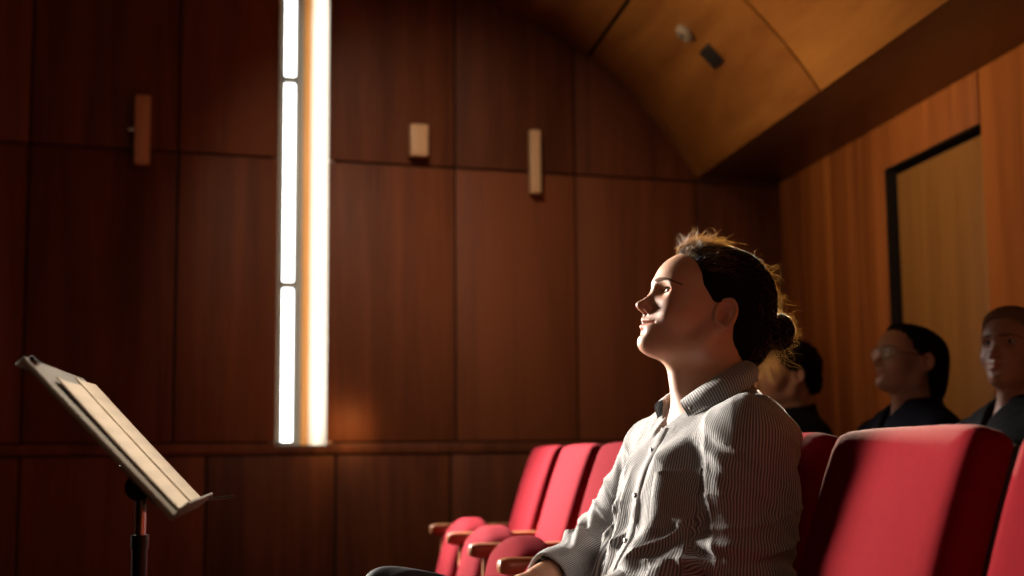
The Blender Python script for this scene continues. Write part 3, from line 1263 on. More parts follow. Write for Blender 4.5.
def skin_material(name, col, red):
    m, nt, b = mat(name)
    tc = N(nt, 'ShaderNodeTexCoord')
    nz = N(nt, 'ShaderNodeTexNoise')
    nz.inputs['Scale'].default_value = 28
    nz.inputs['Detail'].default_value = 4
    nt.links.new(tc.outputs['Object'], nz.inputs['Vector'])
    at = N(nt, 'ShaderNodeAttribute', attribute_name='flush')
    mx = N(nt, 'ShaderNodeMix', data_type='RGBA')
    mx.inputs['A'].default_value = (*col, 1)
    mx.inputs['B'].default_value = (*red, 1)
    ad = N(nt, 'ShaderNodeMath', operation='MULTIPLY_ADD')
    ad.use_clamp = True
    ad.inputs[1].default_value = .16
    nt.links.new(nz.outputs['Fac'], ad.inputs[0])
    nt.links.new(at.outputs['Fac'], ad.inputs[2])
    nt.links.new(ad.outputs[0], mx.inputs['Factor'])
    nt.links.new(mx.outputs['Result'], b.inputs['Base Color'])
    b.inputs['Roughness'].default_value = .48
    b.inputs['Specular IOR Level'].default_value = .4
    b.inputs['Subsurface Weight'].default_value = .25
    b.inputs['Subsurface Radius'].default_value = (.9, .35, .2)
    b.inputs['Subsurface Scale'].default_value = .008
    n2 = N(nt, 'ShaderNodeTexNoise')
    n2.inputs['Scale'].default_value = 420
    nt.links.new(tc.outputs['Object'], n2.inputs['Vector'])
    bp = N(nt, 'ShaderNodeBump')
    bp.inputs['Strength'].default_value = .12
    bp.inputs['Distance'].default_value = .001
    nt.links.new(n2.outputs['Fac'], bp.inputs['Height'])
    nt.links.new(bp.outputs['Normal'], b.inputs['Normal'])
    return m


def hair_material(name, col, strands=True):
    m, nt, b = mat(name)
    b.inputs['Roughness'].default_value = .8
    b.inputs['Specular IOR Level'].default_value = .03
    at = N(nt, 'ShaderNodeAttribute', attribute_name='grain')
    nz = N(nt, 'ShaderNodeTexNoise', noise_dimensions='1D')
    nz.inputs['Scale'].default_value = 420
    nz.inputs['Detail'].default_value = 3
    nt.links.new(at.outputs['Fac'], nz.inputs['W'])
    mx = N(nt, 'ShaderNodeMix', data_type='RGBA')
    mx.inputs['A'].default_value = (*[c * .55 for c in col], 1)
    mx.inputs['B'].default_value = (*[c * 1.5 for c in col], 1)
    nt.links.new(nz.outputs['Fac'], mx.inputs['Factor'])
    nt.links.new(mx.outputs['Result'], b.inputs['Base Color'])
    bp = N(nt, 'ShaderNodeBump')
    bp.inputs['Strength'].default_value = .6
    bp.inputs['Distance'].default_value = .003
    nt.links.new(nz.outputs['Fac'], bp.inputs['Height'])
    nt.links.new(bp.outputs['Normal'], b.inputs['Normal'])
    return m


M_SKIN = skin_material('skin', (.56, .30, .19), (.52, .17, .11))
M_LIP = None
M_SHIRT = shirt_material()
M_HAIR = hair_material('dark_brown_hair', (.010, .0055, .004))
M_TROUSER = plain('charcoal_trousers', (.018, .019, .023), .8, bump=.1, nscale=90)
M_SHOE = plain('black_shoe_leather', (.012, .011, .011), .35)
M_SCLERA = plain('eye_white', (.62, .58, .54), .2, 0, .6)
M_IRIS = plain('hazel_iris', (.10, .075, .035), .15, 0, .6)
M_PUPIL = plain('pupil_black', (.004, .004, .004), .1, 0, .7)
M_BROW = plain('brow_hair', (.15, .072, .043), .9, 0, .1)
M_LASH = plain('lash_hair', (.03, .016, .010), .7)
M_BUTTON = plain('pale_button', (.26, .25, .24), .5)
# thin loose hairs let light through
M_STRAND, nt_, b_ = mat('loose_hair')
b_.inputs['Base Color'].default_value = (.20, .125, .06, 1)
b_.inputs['Roughness'].default_value = .35
b_.inputs['Transmission Weight'].default_value = 0.0
tr_ = N(nt_, 'ShaderNodeBsdfTranslucent')
tr_.inputs[0].default_value = (.55, .38, .18, 1)
mxs_ = N(nt_, 'ShaderNodeMixShader')
mxs_.inputs[0].default_value = .5
nt_.links.new(b_.outputs[0], mxs_.inputs[1])
nt_.links.new(tr_.outputs[0], mxs_.inputs[2])
nt_.links.new(mxs_.outputs[0], nt_.nodes['Material Output'].inputs[0])


def flush_at(V, O, M):
    """lips, cheeks, nose tip and ears are redder skin"""
    S = to_head(V, O, M)
    S[:, 1] = np.abs(S[:, 1])

    def g(c, r):
        return np.exp(-(((S - np.asarray(c)) / np.asarray(r)) ** 2).sum(1))
    lip = np.minimum(rc(S, (.1170, 0, -.0375), (.1020, .0290, -.0378), .0066, .0040),
                     rc(S, (.1152, 0, -.0480), (.1010, .0275, -.0405), .0084, .0042))
    v = .9 * np.clip(1 - lip / .0022, 0, 1) * (S[:, 0] > .09)
    v += .35 * g((.085, .046, -.020), (.03, .02, .022))
    v += .35 * g((.135, 0, -.012), (.02, .014, .012))
    v += .45 * g((-.01, .08, .005), (.025, .015, .035))
    return np.clip(v, 0, 1)


def eyeball(parent, O, M, sgn, gaze, origin):
    e = O + M @ (EYE * np.array([1, sgn, 1]))
    r = .0128
    gz = np.asarray(gaze, float)
    gz = M @ (gz / np.linalg.norm(gz))
    z = Vector(gz)
    x = z.orthogonal().normalized()
    y = z.cross(x)
    n, mseg = 28, 32
    V, Fc, mi = [], [], []
    for i in range(n + 1):
        a = math.pi * (i / n) ** 1.35
        for j in range(mseg):
            b = 2 * math.pi * j / mseg
            rr = r * (1.045 if a < .45 else 1.0)
            V.append(tuple(Vector(e - np.asarray(origin)) + (z * math.cos(a) + (x * math.cos(b) + y * math.sin(b)) * math.sin(a)) * rr))
    for i in range(n):
        am = math.pi * ((i + .5) / n) ** 1.35
        for j in range(mseg):
            Fc.append((i * mseg + j, (i + 1) * mseg + j, (i + 1) * mseg + (j + 1) % mseg, i * mseg + (j + 1) % mseg))
            mi.append(2 if am < .19 else 1 if am < .47 else 0)
    me = raw_mesh('eye', V, Fc)
    o = link('eye', me, [M_SCLERA, M_IRIS, M_PUPIL], parent)
    me.polygons.foreach_set('material_index', mi)
    return o


def eyebrow(parent, f, O, M, sgn, origin, m=None):
    pts = []
    for u in np.linspace(0, 1, 15):
        s = .010 + .054 * u
        h = .0400 + .0065 * math.sin(math.pi * min(1, u * .85 + .02)) - .004 * u
        pts.append((.15, s * sgn, h, u))
    P0 = np.array([O + M @ np.array(p[:3]) for p in pts])
    D = np.array([M @ np.array([-1, 0, 0]) for p in pts])
    T = trace(f, P0, D, .14)
    k = MB()
    u3, f3 = M[:, 2], M[:, 0]
    V, Fc = [], []
    for i, t in enumerate(T):
        u = pts[i][3]
        wd = .0058 * (1 - .62 * u) * min(1, .55 + u * 3)
        for c, (du, dn) in enumerate(((-1, -.0015), (-.5, .0006), (.5, .0006), (1, -.0015))):
            V.append(t - origin + u3 * wd * du + f3 * dn)
    for i in range(len(T) - 1):
        for c in range(4):
            a, b = c, (c + 1) % 4
            Fc.append((i * 4 + a, i * 4 + b, (i + 1) * 4 + b, (i + 1) * 4 + a))
    Fc.append((0, 1, 2, 3))
    n = (len(T) - 1) * 4
    Fc.append((n + 3, n + 2, n + 1, n))
    k.add(V, Fc)
    return k.build('eyebrow', m or M_BROW, parent, deg=60)


def lash(parent, O, M, sgn, origin):
    k = MB()
    for up in (1, -1):
        pts = []
        for i in range(11):
            a = math.pi * i / 10
            p = EYE + rot('z', 20) @ np.array([.0138 - .0060 * math.cos(a) ** 2, -.0128 * math.cos(a), .0057 * math.sin(a) * up * (1 if up > 0 else .85)])
            p[1] *= sgn
            pts.append(Vector(O + M @ p - origin))
        k.tube(pts, .0009 if up > 0 else .0005, 6)
    return k.build('eyelashes', M_LASH, parent)


# hair boundary on the side of the head: hair lies behind f = FH(u)
HU = np.array([-.12, -.085, -.06, -.035, .0, .018, .027, .050, .070, .092, .106, .122, .16])
HF = np.array([-.070, -.062, -.052, -.044, -.036, -.020, .024, .049, .057, .071, .091, .108, .118])


def hair_sdf(Q, crown=True):
    S = Q.copy()
    S[:, 1] = np.abs(S[:, 1])
    fh = np.interp(S[:, 2], HU, HF) - np.clip(.030 - S[:, 1], 0, 1) * -.25
    edge = np.clip((fh - S[:, 0]) / .030, 0, 1)
    edge = edge * (2 - edge)
    th = -.0012 + .0125 * edge
    d = sm(skull(S), ell(S, (.062, 0, .048), (.053, .060, .056)), .03) - th
    if crown:
        d = sm(d, ell(S, (-.012, 0, .075), (.092, .070, .071)) + (1 - edge) * .02, .03)
        d = sm(d, ell(S, (.040, 0, .100), (.050, .050, .034)) + (1 - edge) * .02, .02)
    d = sm(d, ell(S, (-.060, 0, .015), (.055, .062, .070)), .03)
    d = sm(d, ell(S, (-.082, 0, -.020), (.038, .044, .045)), .03)
    d = smx(d, (S[:, 0] - fh - .004) * .80, .004)
    d = smx(d, -ell(S, (-.008, .088, .006), (.026, .016, .036)), .006)
    # combed waves
    a = np.arctan2(S[:, 1], S[:, 2] - .02)
    d = d - edge * (.0010 * np.sin(a * 30 + S[:, 0] * 20) + .0009 * np.sin(a * 53 - S[:, 0] * 45))
    return d


def grain_of(Q):
    return np.arctan2(Q[:, 1], Q[:, 2] - .020) * .10 + .02 * Q[:, 0]


BUN = np.array([-.131, .0, .024])


def bun_sdf(Q):
    q = Q - BUN
    d = ell(Q, BUN, (.034, .036, .034))
    a = np.arctan2(q[:, 2], q[:, 0])
    r = np.linalg.norm(q[:, [0, 2]], axis=1)
    d = d - .0022 * np.sin(a * 3 + r * 420 + q[:, 1] * 120)
    return d


def strand_mesh(name, strands, m, parent, r0=.00024):
    V, Q = [], []
    n = 0
    for P in strands:
        P = np.asarray(P)
        L = len(P)
        t = np.gradient(P, axis=0)
        t /= np.maximum(np.linalg.norm(t, axis=1, keepdims=True), 1e-9)
        a = np.cross(t, np.array([.31, .87, .38]))
        a /= np.maximum(np.linalg.norm(a, axis=1, keepdims=True), 1e-9)
        b = np.cross(t, a)
        rr = r0 * (1 - .6 * np.linspace(0, 1, L) ** 2)[:, None]
        for k in range(3):
            w = 2 * math.pi * k / 3
            V.append(P + (a * math.cos(w) + b * math.sin(w)) * rr)
        base = np.arange(L - 1)
        for k in range(3):
            k2 = (k + 1) % 3
            Q.append(np.stack([n + k * L + base, n + k2 * L + base, n + k2 * L + base + 1, n + k * L + base + 1], 1))
        n += 3 * L
    me = quad_mesh(name, np.concatenate(V), np.concatenate(Q))
    return link(name, me, m, parent)


def flow_strand(start, dirv, length, gravity, curl, n=14):
    p = np.array(start, float)
    d = np.array(dirv, float)
    d /= np.linalg.norm(d)
    ax = rng.normal(size=3)
    ax /= np.linalg.norm(ax)
    out = [p.copy()]
    w = rng.normal() * curl
    for i in range(n):
        d = d + gravity / n + np.cross(ax, d) * w / n + rng.normal(size=3) * .05
        d /= np.linalg.norm(d)
        p = p + d * length / n
        out.append(p.copy())
    return out


# ------------------------------------------------------------------ the woman
O_W = EAR0
M_W = head_axes(18)
ORG = np.array([.74, 2.512, 0.0])
H_BODY = .0026 / DETAIL


def f_woman(P):
    return body_sdf(P, O_W, M_W)


VQ = surface(f_woman, (.0, 2.15, .0), (1.0, 2.95, 1.36), H_BODY)
woman = figure_mesh('person', VQ, M_SKIN, None, ORG)
woman.location = ORG
add_attr(woman, 'flush', flush_at(VQ[0], O_W, M_W))
prop(woman, 'woman in a grey striped shirt, hair in a low bun, gazing up', 'person')


def f_face(P):
    return head_sdf(to_head(P, O_W, M_W))


for sg in (1, -1):
    eyeball(woman, O_W, M_W, sg, (1, .26, .14), ORG)
    eyebrow(woman, f_face, O_W, M_W, sg, ORG)
    lash(woman, O_W, M_W, sg, ORG)

VQ = surface(lambda P: hair_sdf(to_head(P, O_W, M_W)), (.6, 2.35, 1.0), (.95, 2.68, 1.36), .0030 / DETAIL)
hair = figure_mesh('hair', VQ, M_HAIR, woman, ORG)
add_attr(hair, 'grain', grain_of(to_head(VQ[0], O_W, M_W)))
VQ = surface(lambda P: bun_sdf(to_head(P, O_W, M_W)), (.8, 2.4, 1.02), (.98, 2.62, 1.25), .0030 / DETAIL)
bun = figure_mesh('bun', VQ, M_HAIR, hair, ORG)
q = to_head(VQ[0], O_W, M_W) - BUN
add_attr(bun, 'grain', np.linalg.norm(q, axis=1) * .6 + np.arctan2(q[:, 2], q[:, 0]) * .02)


def surf_pts(n, cond, f, centre, R=.2):
    """random points on a surface f inside head space, cond filters by head-space position"""
    out = []
    while len(out) < n:
        u = rng.normal(size=(400, 3))
        u /= np.linalg.norm(u, axis=1, keepdims=True)
        P0 = np.asarray(centre) + u * R
        T = trace(f, P0, -u, R)
        ok = (np.abs(f(T)) < .002) & cond(T)
        for t, nn in zip(T[ok], u[ok]):
            out.append((t, nn))
    return out[:n]


strands = []
# wispy front tuft above the forehead
for t, nn in surf_pts(560, lambda T: (T[:, 0] > .030) & (T[:, 2] > .080) & (np.abs(T[:, 1]) < .06), hair_sdf, (.0, 0, .04)):
    d = np.array([-.55, rng.normal() * .25, .50]) + rng.normal(size=3) * .4
    strands.append(flow_strand(t - nn * .002, d, rng.uniform(.012, .032), np.array([-1.8, 0, -.9]), 3.2))
for t, nn in surf_pts(700, lambda T: (T[:, 0] > .035) & (T[:, 2] > .075), hair_sdf, (.0, 0, .04)):
    tang = np.array([-1, 0, 0]) - nn * (-nn[0])
    strands.append(flow_strand(t + nn * .0006, tang + nn * rng.uniform(.0, .35), rng.uniform(.02, .05), -nn * rng.uniform(.3, 1.0), 1.2))
for t, nn in surf_pts(600, lambda T: (T[:, 0] > .066) & (T[:, 2] > .075) & (np.abs(T[:, 1]) < .055), hair_sdf, (.0, 0, .04)):
    tang = np.array([-1, 0, 0]) - nn * (-nn[0])
    strands.append(flow_strand(t + nn * .0008 - tang * .006, tang + nn * rng.uniform(.05, .45), rng.uniform(.015, .035), -nn * rng.uniform(.4, 1.2), 1.5))
# flat combed hairs over the whole top, a few standing off
for t, nn in surf_pts(420, lambda T: (T[:, 2] > .08), hair_sdf, (.0, 0, .04)):
    tang = np.array([-1, 0, 0]) - nn * (-nn[0])
    strands.append(flow_strand(t - nn * .001, tang + nn * rng.uniform(.05, .5), rng.uniform(.02, .055), -nn * rng.uniform(.6, 1.6), 1.5))
# curls down the back of the head
for t, nn in surf_pts(150, lambda T: (T[:, 0] < -.06) & (T[:, 2] > .03), hair_sdf, (.0, 0, .04)):
    strands.append(flow_strand(t - nn * .001, nn * .8 + rng.normal(size=3) * .5, rng.uniform(.015, .045), np.array([0, 0, -1.4]), 5))
# halo of the bun
for t, nn in surf_pts(420, lambda T: (T[:, 0] < -.125) | (T[:, 2] > .045), bun_sdf, BUN, .08):
    strands.append(flow_strand(t - nn * .002, nn * .7 + rng.normal(size=3) * .7, rng.uniform(.010, .034), -nn * 1.2, 5))
for t, nn in surf_pts(9, lambda T: (T[:, 0] < -.14), bun_sdf, BUN, .08):
    strands.append(flow_strand(t, nn + rng.normal(size=3) * .4, rng.uniform(.02, .04), np.array([0, 0, -.5]), 6))
# loose ends at the nape, hanging onto the collar
for k_ in range(480):
    s0 = np.array([-.105 + rng.normal() * .010, rng.normal() * .022 + .006, -.012 + rng.normal() * .016])
    strands.append(flow_strand(s0, np.array([-.45 + rng.normal() * .35, rng.normal() * .4, -.9]), rng.uniform(.03, .075), np.array([-.1, 0, -.7]), 4))
W_STR = [[O_W + M_W @ p for p in s] - ORG for s in strands]
so_ = strand_mesh('loose_hair', W_STR, M_STRAND, hair)

# shirt
VQ = surface(shirt_sdf, (.35, 2.10, .52), (1.0, 2.95, 1.12), .0045 / DETAIL)
shirt = figure_mesh('shirt', VQ, M_SHIRT, woman, ORG)
add_attr(shirt, 'stripe', stripe_coord(VQ[0]))


def strip_mesh(name, rows, thick, m, parent, stripe=None):
    """rows: list of rows of points (outer face); gets a back face and a rim"""
    R_, K_ = len(rows), len(rows[0])
    A = np.array(rows, float)
    du = np.gradient(A, axis=0)
    dv = np.gradient(A, axis=1)
    nn = np.cross(du, dv)
    nn /= np.maximum(np.linalg.norm(nn, axis=2, keepdims=True), 1e-9)
    Bk = A - nn * thick
    V = np.concatenate([A.reshape(-1, 3), Bk.reshape(-1, 3)]) - ORG
    Fc = []
    m0 = R_ * K_
    for i in range(R_ - 1):
        for j in range(K_ - 1):
            q = (i * K_ + j, (i + 1) * K_ + j, (i + 1) * K_ + j + 1, i * K_ + j + 1)
            Fc += [q, tuple(x + m0 for x in q[::-1])]
    rim = [i * K_ for i in range(R_)] + [(R_ - 1) * K_ + j for j in range(1, K_)] + \
          [i * K_ + K_ - 1 for i in range(R_ - 2, -1, -1)] + [j for j in range(K_ - 2, 0, -1)]
    for a, b in zip(rim, rim[1:] + rim[:1]):
        Fc.append((b, a, a + m0, b + m0))
    me = raw_mesh(name, V, Fc)
    o = autosmooth(link(name, me, m, parent), 50)
    if stripe is not None:
        s = np.asarray(stripe, float).reshape(-1)
        add_attr(o, 'stripe', np.concatenate([s, s]))
    return o


def spline(keys, n):
    """smooth curve through key points (Catmull-Rom)"""
    K = np.array(keys, float)
    K = np.concatenate([[2 * K[0] - K[1]], K, [2 * K[-1] - K[-2]]])
    out = []
    m = len(keys) - 1
    for x in np.linspace(0, m - 1e-6, n):
        i = int(x)
        t = x - i
        a, b, c, d = K[i:i + 4]
        out.append(.5 * (2 * b + (c - a) * t + (2 * a - 5 * b + 4 * c - d) * t * t + (3 * b - a - 3 * c + d) * t ** 3))
    return np.array(out)


C_TOP = [(.816, 2.512, 1.074), (.802, 2.462, 1.070), (.760, 2.443, 1.052), (.715, 2.450, 1.025), (.686, 2.480, 1.001)]
C_BOT = [(.836, 2.512, 1.034), (.818, 2.437, 1.032), (.770, 2.396, 1.010), (.722, 2.398, .989), (.686, 2.436, .966)]


def both(keys):
    far = [(x - .020 * (i / 4) ** 1.5, 2.512 + (2.512 - y) * .92, z + .002 * i / 4) for i, (x, y, z) in enumerate(keys)]
    return far[:0:-1] + list(keys)


def collar_rows():
    T_, B_ = spline(both(C_TOP), 65), spline(both(C_BOT), 65)
    rows, st = [], []
    for i, (t, b) in enumerate(zip(T_, B_)):
        u = i / 32 - 1
        col, sv = [], []
        out = (t + b) / 2 - np.array([.765, 2.512, 1.0])
        out[2] = 0
        out /= np.linalg.norm(out)
        for v in np.linspace(0, 1, 11):
            p = t * (1 - v) + b * v + out * .009 * math.sin(math.pi * min(1, v * 1.1)) + np.array([0, 0, .007 * math.sin(math.pi * v)])
            col.append(p)
            sv.append(u * .19)
        rows.append(col)
        st.append(sv)
    return rows, st


cr_, cs_ = collar_rows()
collar = strip_mesh('collar', cr_, .004, M_SHIRT, shirt, cs_)
# inner stand of the collar
rows, st2 = [], []
for i, t in enumerate(spline(both(C_TOP), 65)):
    inn = np.array([.765, 2.512, 0]) - t
    inn[2] = 0
    inn /= np.linalg.norm(inn)
    rows.append([t + inn * (.002 - .003 * v) - np.array([0, 0, .05 * v]) for v in np.linspace(0, 1, 5)])
    st2.append([(i / 32 - 1) * .17] * 5)
strip_mesh('collar_stand', rows, .003, M_SHIRT, shirt, st2)
# seam line of the collar's edge
k = MB()
k.tube([Vector(r[9] - ORG) + Vector((0, 0, .0012)) for r in cr_], .0007, 6)
k.build('collar_seam', M_SHIRT, collar)

# turned-back cuffs
for k_ in ('near', 'far'):
    s_, e_, w_ = (np.array(x[k_]) for x in (SH, EL, WR))
    c_ = e_ + (w_ - e_) * CUFF[k_]
    ax_ = (c_ - e_) / np.linalg.norm(c_ - e_)
    rr_ = .051 if k_ == 'near' else .0405

    def cuff_sdf(P):
        t_ = (P - c_) @ ax_
        r_ = np.linalg.norm(P - c_ - np.outer(t_, ax_), axis=1)
        an_ = axial(P, e_, c_)[1]
        wall = np.abs(r_ - rr_ - .0016 * np.sin(an_ * 4 + t_ * 60) + .06 * t_) - .0032
        return smx(wall, np.abs(t_ + .020) - .026, .003)
    VQ = surface(cuff_sdf, c_ - .09, c_ + .09, .003 / DETAIL)
    cf = figure_mesh('cuff', VQ, M_SHIRT, shirt, ORG)
    add_attr(cf, 'stripe', stripe_coord(VQ[0]))

# placket: the near front edge, from the collar down over the belly
pl_z = np.linspace(.950, .640, 40)
pl_y = np.interp(pl_z, [.64, .70, .76, .82, .90, .95], [2.515, 2.485, 2.462, 2.455, 2.462, 2.482])
rows, st3, cen = [], [], []
for z_, y_ in zip(pl_z, pl_y):
    P0 = np.array([[.40, y_ + dy, z_] for dy in (.017, .0135, .0, -.0135, -.017)])
    T = trace(shirt_sdf, P0, np.tile([1.0, 0, 0], (5, 1)), .5)
    lift = np.array([-.001, .0035, .0045, .0035, -.001])
    T[:, 0] -= lift
    rows.append(T)
    cen.append(T[2])
    st3.append([-.0165, -.0125, 0, .0125, .0165])
strip_mesh('placket', rows, .004, M_SHIRT, shirt, st3)


def button(p, n, parent):
    n = Vector(n).normalized()
    k = MB()
    p = Vector(p - ORG)
    k.tube([p, p + n * .0022, p + n * .003], [.0046, .0046, .0038], 16)
    return k.build('button', M_BUTTON, parent)


for i in (5, 15, 25, 34):
    button(cen[i] + np.array([-.0005, 0, 0]), (-1, -.1, .12), shirt)
button(np.array(cr_[62][8]) + np.array([-.001, -.003, .001]), (-.6, -.7, .35), collar)

# chest pocket on the near side
rows, st4 = [], []
for v in np.linspace(0, 1, 14):
    z_ = .872 - .098 * v
    P0, sv = [], []
    for u in np.linspace(0, 1, 13):
        y_ = 2.442 - .092 * u
        P0.append([.42 + .0 * u, y_ - .10, z_ + .006 * u])
        sv.append(.105 * u)
    P0 = np.array(P0)
    D = np.tile([1.0, .32, 0.0], (13, 1))
    T = trace(shirt_sdf, P0, D, .6)
    e_ = np.minimum(np.linspace(0, 1, 13), np.linspace(1, 0, 13))
    lift = .0015 + .0035 * np.clip(e_ * 8, 0, 1) * min(1, (1 - v) * 8 + 0)
    if v < .05:
        lift = lift + .002
    T += np.array([-.9, -.4, 0]) * lift[:, None]
    rows.append(T)
    st4.append(sv)
pk = strip_mesh('pocket', [list(r) for r in np.array(rows).transpose(1, 0, 2)][::-1], .003, M_SHIRT, shirt, np.array(st4).T[::-1])
rows = np.array(rows)
edge = rows[0]
k = MB()
k.tube([Vector(p - ORG) + Vector((-.0005, 0, -.012)) for p in edge], .0009, 6)
k.build('pocket_hem', M_SHIRT, pk)

# trousers and shoes
VQ = surface(lambda P: smx(legs_sdf(P, .008)[0] - .0025 * np.sin(P[:, 0] * 60 + 30 * P[:, 2] + 2 * np.sin(P[:, 1] * 40)), P[:, 2] - .64 - .4 * np.clip(.6 - P[:, 0], 0, 1), .01),
             (.0, 2.2, .04), (1.0, 2.9, .78), .006 / DETAIL)
figure_mesh('trousers', VQ, M_TROUSER, woman, ORG)


def shoe_sdf(P, a, yaw=0):
    q = P - a
    d = rc(q, (.01, 0, -.035), (-.15, 0, -.052), .040, .034)
    d = sm(d, rc(q, (0, 0, .0), (.0, 0, -.03), .044, .042), .03)
    return smx(d, -(q[:, 2] + .082), .006)


for a in legs_sdf(np.zeros((1, 3)))[1:]:
    VQ = surface(lambda P: shoe_sdf(P, a), a - np.array([.25, .1, .12]), a + np.array([.1, .1, .1]), .006)
    figure_mesh('shoe', VQ, M_SHOE, woman, ORG)

# ------------------------------------------------------------------ the people in the second row
def person(label, eyes, tilt, turn, hair_kind, hair_mat, jacket_mat, skin, scale=1.0, glasses=False, yaw=0.0, lift=0.0):
    Mh = head_axes(tilt, turn)
    Rz = rot('z', yaw)
    eye_mid = EAR0 + Mh @ np.array([.098, 0, .0225])
    Bt = np.asarray(eyes) - (Rz @ (eye_mid - EAR0))

    def loc(P):
        return (P - Bt) @ Rz + EAR0

    def wld(P):
        return (np.asarray(P) - EAR0) @ Rz.T + Bt
    org = wld(np.array([[.74, 2.512, 0]]))[0]
    org[2] = 0
    lo, hi = wld(np.array([[-.05, 2.15, 0], [1.02, 2.95, 1.40]])) + np.array([[-.12, -.12, 0], [.12, .12, 0]])
    lo[2] = -.02
    hi[2] = eyes[2] + .20
    dz = Bt[2] - EAR0[2]

    def body(P):
        return body_sdf(loc(P), EAR0, Mh)
    VQ = surface(body, lo, hi, .0046 / DETAIL)
    o = figure_mesh('person', VQ, skin, None, org)
    o.location = org
    add_attr(o, 'flush', flush_at(loc(VQ[0]), EAR0, Mh))
    prop(o, label, 'person', 'seated listeners in the second row')
    O2, M2 = wld(EAR0[None])[0], Rz @ Mh

    def hd(P):
        return head_sdf(to_head(P, O2, M2))
    for sg in (1, -1):
        eyeball(o, O2, M2, sg, (1, .05, .1), org)
        eyebrow(o, hd, O2, M2, sg, org, M_BROW)
        lash(o, O2, M2, sg, org)

    def hf(Q):
        d = hair_sdf(Q, False)
        S = Q.copy()
        S[:, 1] = np.abs(S[:, 1])
        if hair_kind == 'bob':
            b = ell(S, (-.055, 0, -.035), (.066, .090, .110))
            b = sm(b, ell(S, (-.030, .040, .050), (.070, .046, .060)), .04)
            b = smx(b, (S[:, 0] + .020 - .25 * (S[:, 2] - .02)), .012)
            b = smx(b, -(S[:, 2] + .125), .02)
            d = sm(d, b, .02)
            d = smx(d, -ell(S, (.002, .092, .004), (.022, .018, .034)), .006)
            d = d - .002 * np.sin(np.arctan2(S[:, 1], S[:, 0]) * 26)
        elif hair_kind == 'short':
            d = sm(d, ell(S, (.035, 0, .085), (.066, .072, .055)), .03)
            d = smx(d, -(S[:, 2] + .075 + .3 * (S[:, 0] + .1)), .015)
        else:
            d = sm(d, ell(S, (-.020, 0, .06), (.105, .084, .085)), .03)
            d = smx(d, -(S[:, 2] + .075), .015)
            fh = np.interp(S[:, 2], HU, HF)
            d = smx(d, (S[:, 0] - fh - .006) * .8, .010)
            d = d - .003 * np.sin(S[:, 0] * 120 + 3 * np.sin(S[:, 2] * 90)) * np.sin(S[:, 2] * 100 + S[:, 1] * 80)
        return d
    VQ = surface(lambda P: hf(to_head(P, O2, M2)), O2 - .22, O2 + .22, .005 / DETAIL)
    h = figure_mesh('hair', VQ, hair_mat, o, org)
    add_attr(h, 'grain', grain_of(to_head(VQ[0], O2, M2)))

    def jacket(P):
        Q = loc(P)
        d = torso_sdf(Q, .016)
        y = Q[:, 1] - 2.512
        d = d - .004 * np.sin(40 * y + 14 * Q[:, 2]) * np.clip((.95 - Q[:, 2]) / .2, 0, 1)
        for k in ('near', 'far'):
            s, e, w = (np.array(x[k]) for x in (SH, EL, WR))
            c = e + (w - e) * .88
            a = sm(rc(Q, s, e, .068, .060), rc(Q, e, c, .057, .044), .03)
            a = np.maximum(a, (Q - c) @ ((c - e) / np.linalg.norm(c - e)))
            d = sm(d, a, .02)
        # turned-up collar round the neck, open in front
        ring = np.abs(rc(Q, (.780, 2.512, .97), (.764, 2.512, 1.045), .070, .074)) - .006
        ring = np.maximum(ring, Q[:, 2] - 1.035 - .25 * (Q[:, 0] - .76))
        ring = np.maximum(ring, .95 - Q[:, 2])
        ring = smx(ring, -rc(Q, (.700, 2.512, 1.06), (.655, 2.512, .93), .036, .012), .008)
        d = smx(d, -rc(Q, (.780, 2.512, 1.00), (.755, 2.512, 1.12), .060, .070), .008)
        d = smx(d, -rc(Q, (.690, 2.512, 1.02), (.640, 2.512, .93), .042, .008), .008)
        d = sm(d, ring, .010)
        return smx(d, -(Q[:, 2] - .56), .006)
    VQ = surface(jacket, lo, hi, .008 / DETAIL)
    j = figure_mesh('jacket', VQ, jacket_mat, o, org)
    VQ = surface(lambda P: legs_sdf(loc(P), .008)[0], lo, hi, .010 / DETAIL)
    figure_mesh('trousers', VQ, M_TROUSER, o, org)
    for a in legs_sdf(np.zeros((1, 3)))[1:]:
        aw = wld(a[None])[0]
        VQ = surface(lambda P: shoe_sdf(loc(P), a), aw - np.array([.27, .18, .13]), aw + np.array([.15, .18, .1]), .010)
        figure_mesh('shoe', VQ, M_SHOE, o, org)
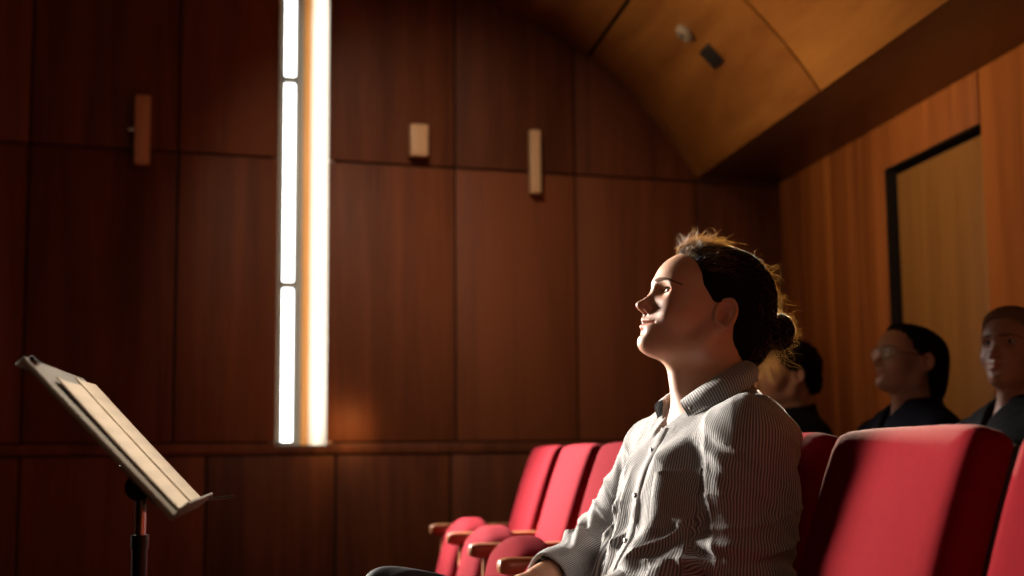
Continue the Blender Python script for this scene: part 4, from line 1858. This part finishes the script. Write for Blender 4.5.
    if glasses:
        k = MB()

        def hp(f, s, u):
            return Vector(O2 + M2 @ np.array([f, s, u]) - org)
        lens = MB()
        for sg in (1, -1):
            ring = []
            for q in range(29):
                a = 2 * math.pi * q / 28
                ca, sa = math.cos(a), math.sin(a)
                s_ = .033 + .0235 * np.sign(ca) * abs(ca) ** .75
                u_ = .019 + .0180 * np.sign(sa) * abs(sa) ** .75
                ring.append(hp(.1180 - .10 * (s_ - .02) ** 1.0 * .35, s_ * sg, u_))
            k.tube(ring, .0016, 8, cap=False)
            c = hp(.1165, .033 * sg, .019)
            n_ = len(lens.v)
            lens.add([c] + ring[:-1], [(0, 1 + q, 1 + (q + 1) % 28) for q in range(28)])
            k.tube([hp(.1165, .056 * sg, .026), hp(.080, .0745 * sg, .026), hp(.010, .0805 * sg, .028), hp(-.020, .0815 * sg, .012)], .0016, 8)
        k.tube([hp(.119, .010, .022), hp(.1225, 0, .025), hp(.119, -.010, .022)], .0016, 8)
        g = k.build('glasses', M_CHROME, o)
        lens.build('lens', M_LENS, g)
    return o


M_LENS, nt_, b_ = mat('spectacle_lens')
b_.inputs['Base Color'].default_value = (.9, .95, 1, 1)
b_.inputs['Roughness'].default_value = .03
b_.inputs['Alpha'].default_value = .25
b_.inputs['Specular IOR Level'].default_value = 1.0
M_JACKET1 = plain('black_jacket_cloth', (.008, .008, .010), .9, 0, .08, noise=.3, nscale=120, bump=.15)
M_JACKET2 = plain('navy_jacket_cloth', (.009, .010, .017), .9, 0, .08, noise=.3, nscale=120, bump=.15)
M_JACKET3 = plain('flecked_dark_cloth', (.013, .014, .014), .9, 0, .08, noise=.9, nscale=70, bump=.2)
M_HAIR2 = hair_material('black_hair', (.010, .007, .006))
M_HAIR3 = hair_material('light_brown_hair', (.17, .10, .05))
M_SKIN2 = skin_material('skin_tanned', (.36, .185, .115), (.36, .12, .08))
person('person with dark cropped hair, mostly hidden behind the hair bun of the woman', (1.703, 5.002, 1.195), -4, 0, 'crop', M_HAIR2, M_JACKET1, M_SKIN2)
person('person in glasses with a dark chin-length bob and navy jacket', (1.882, 4.311, 1.222), 10, 10, 'bob', M_HAIR2, M_JACKET2, M_SKIN2, glasses=True)
person('person with short light brown hair in flecked dark clothes by the right edge', (1.949, 3.691, 1.205), 8, 34, 'short', M_HAIR3, M_JACKET3, M_SKIN2)
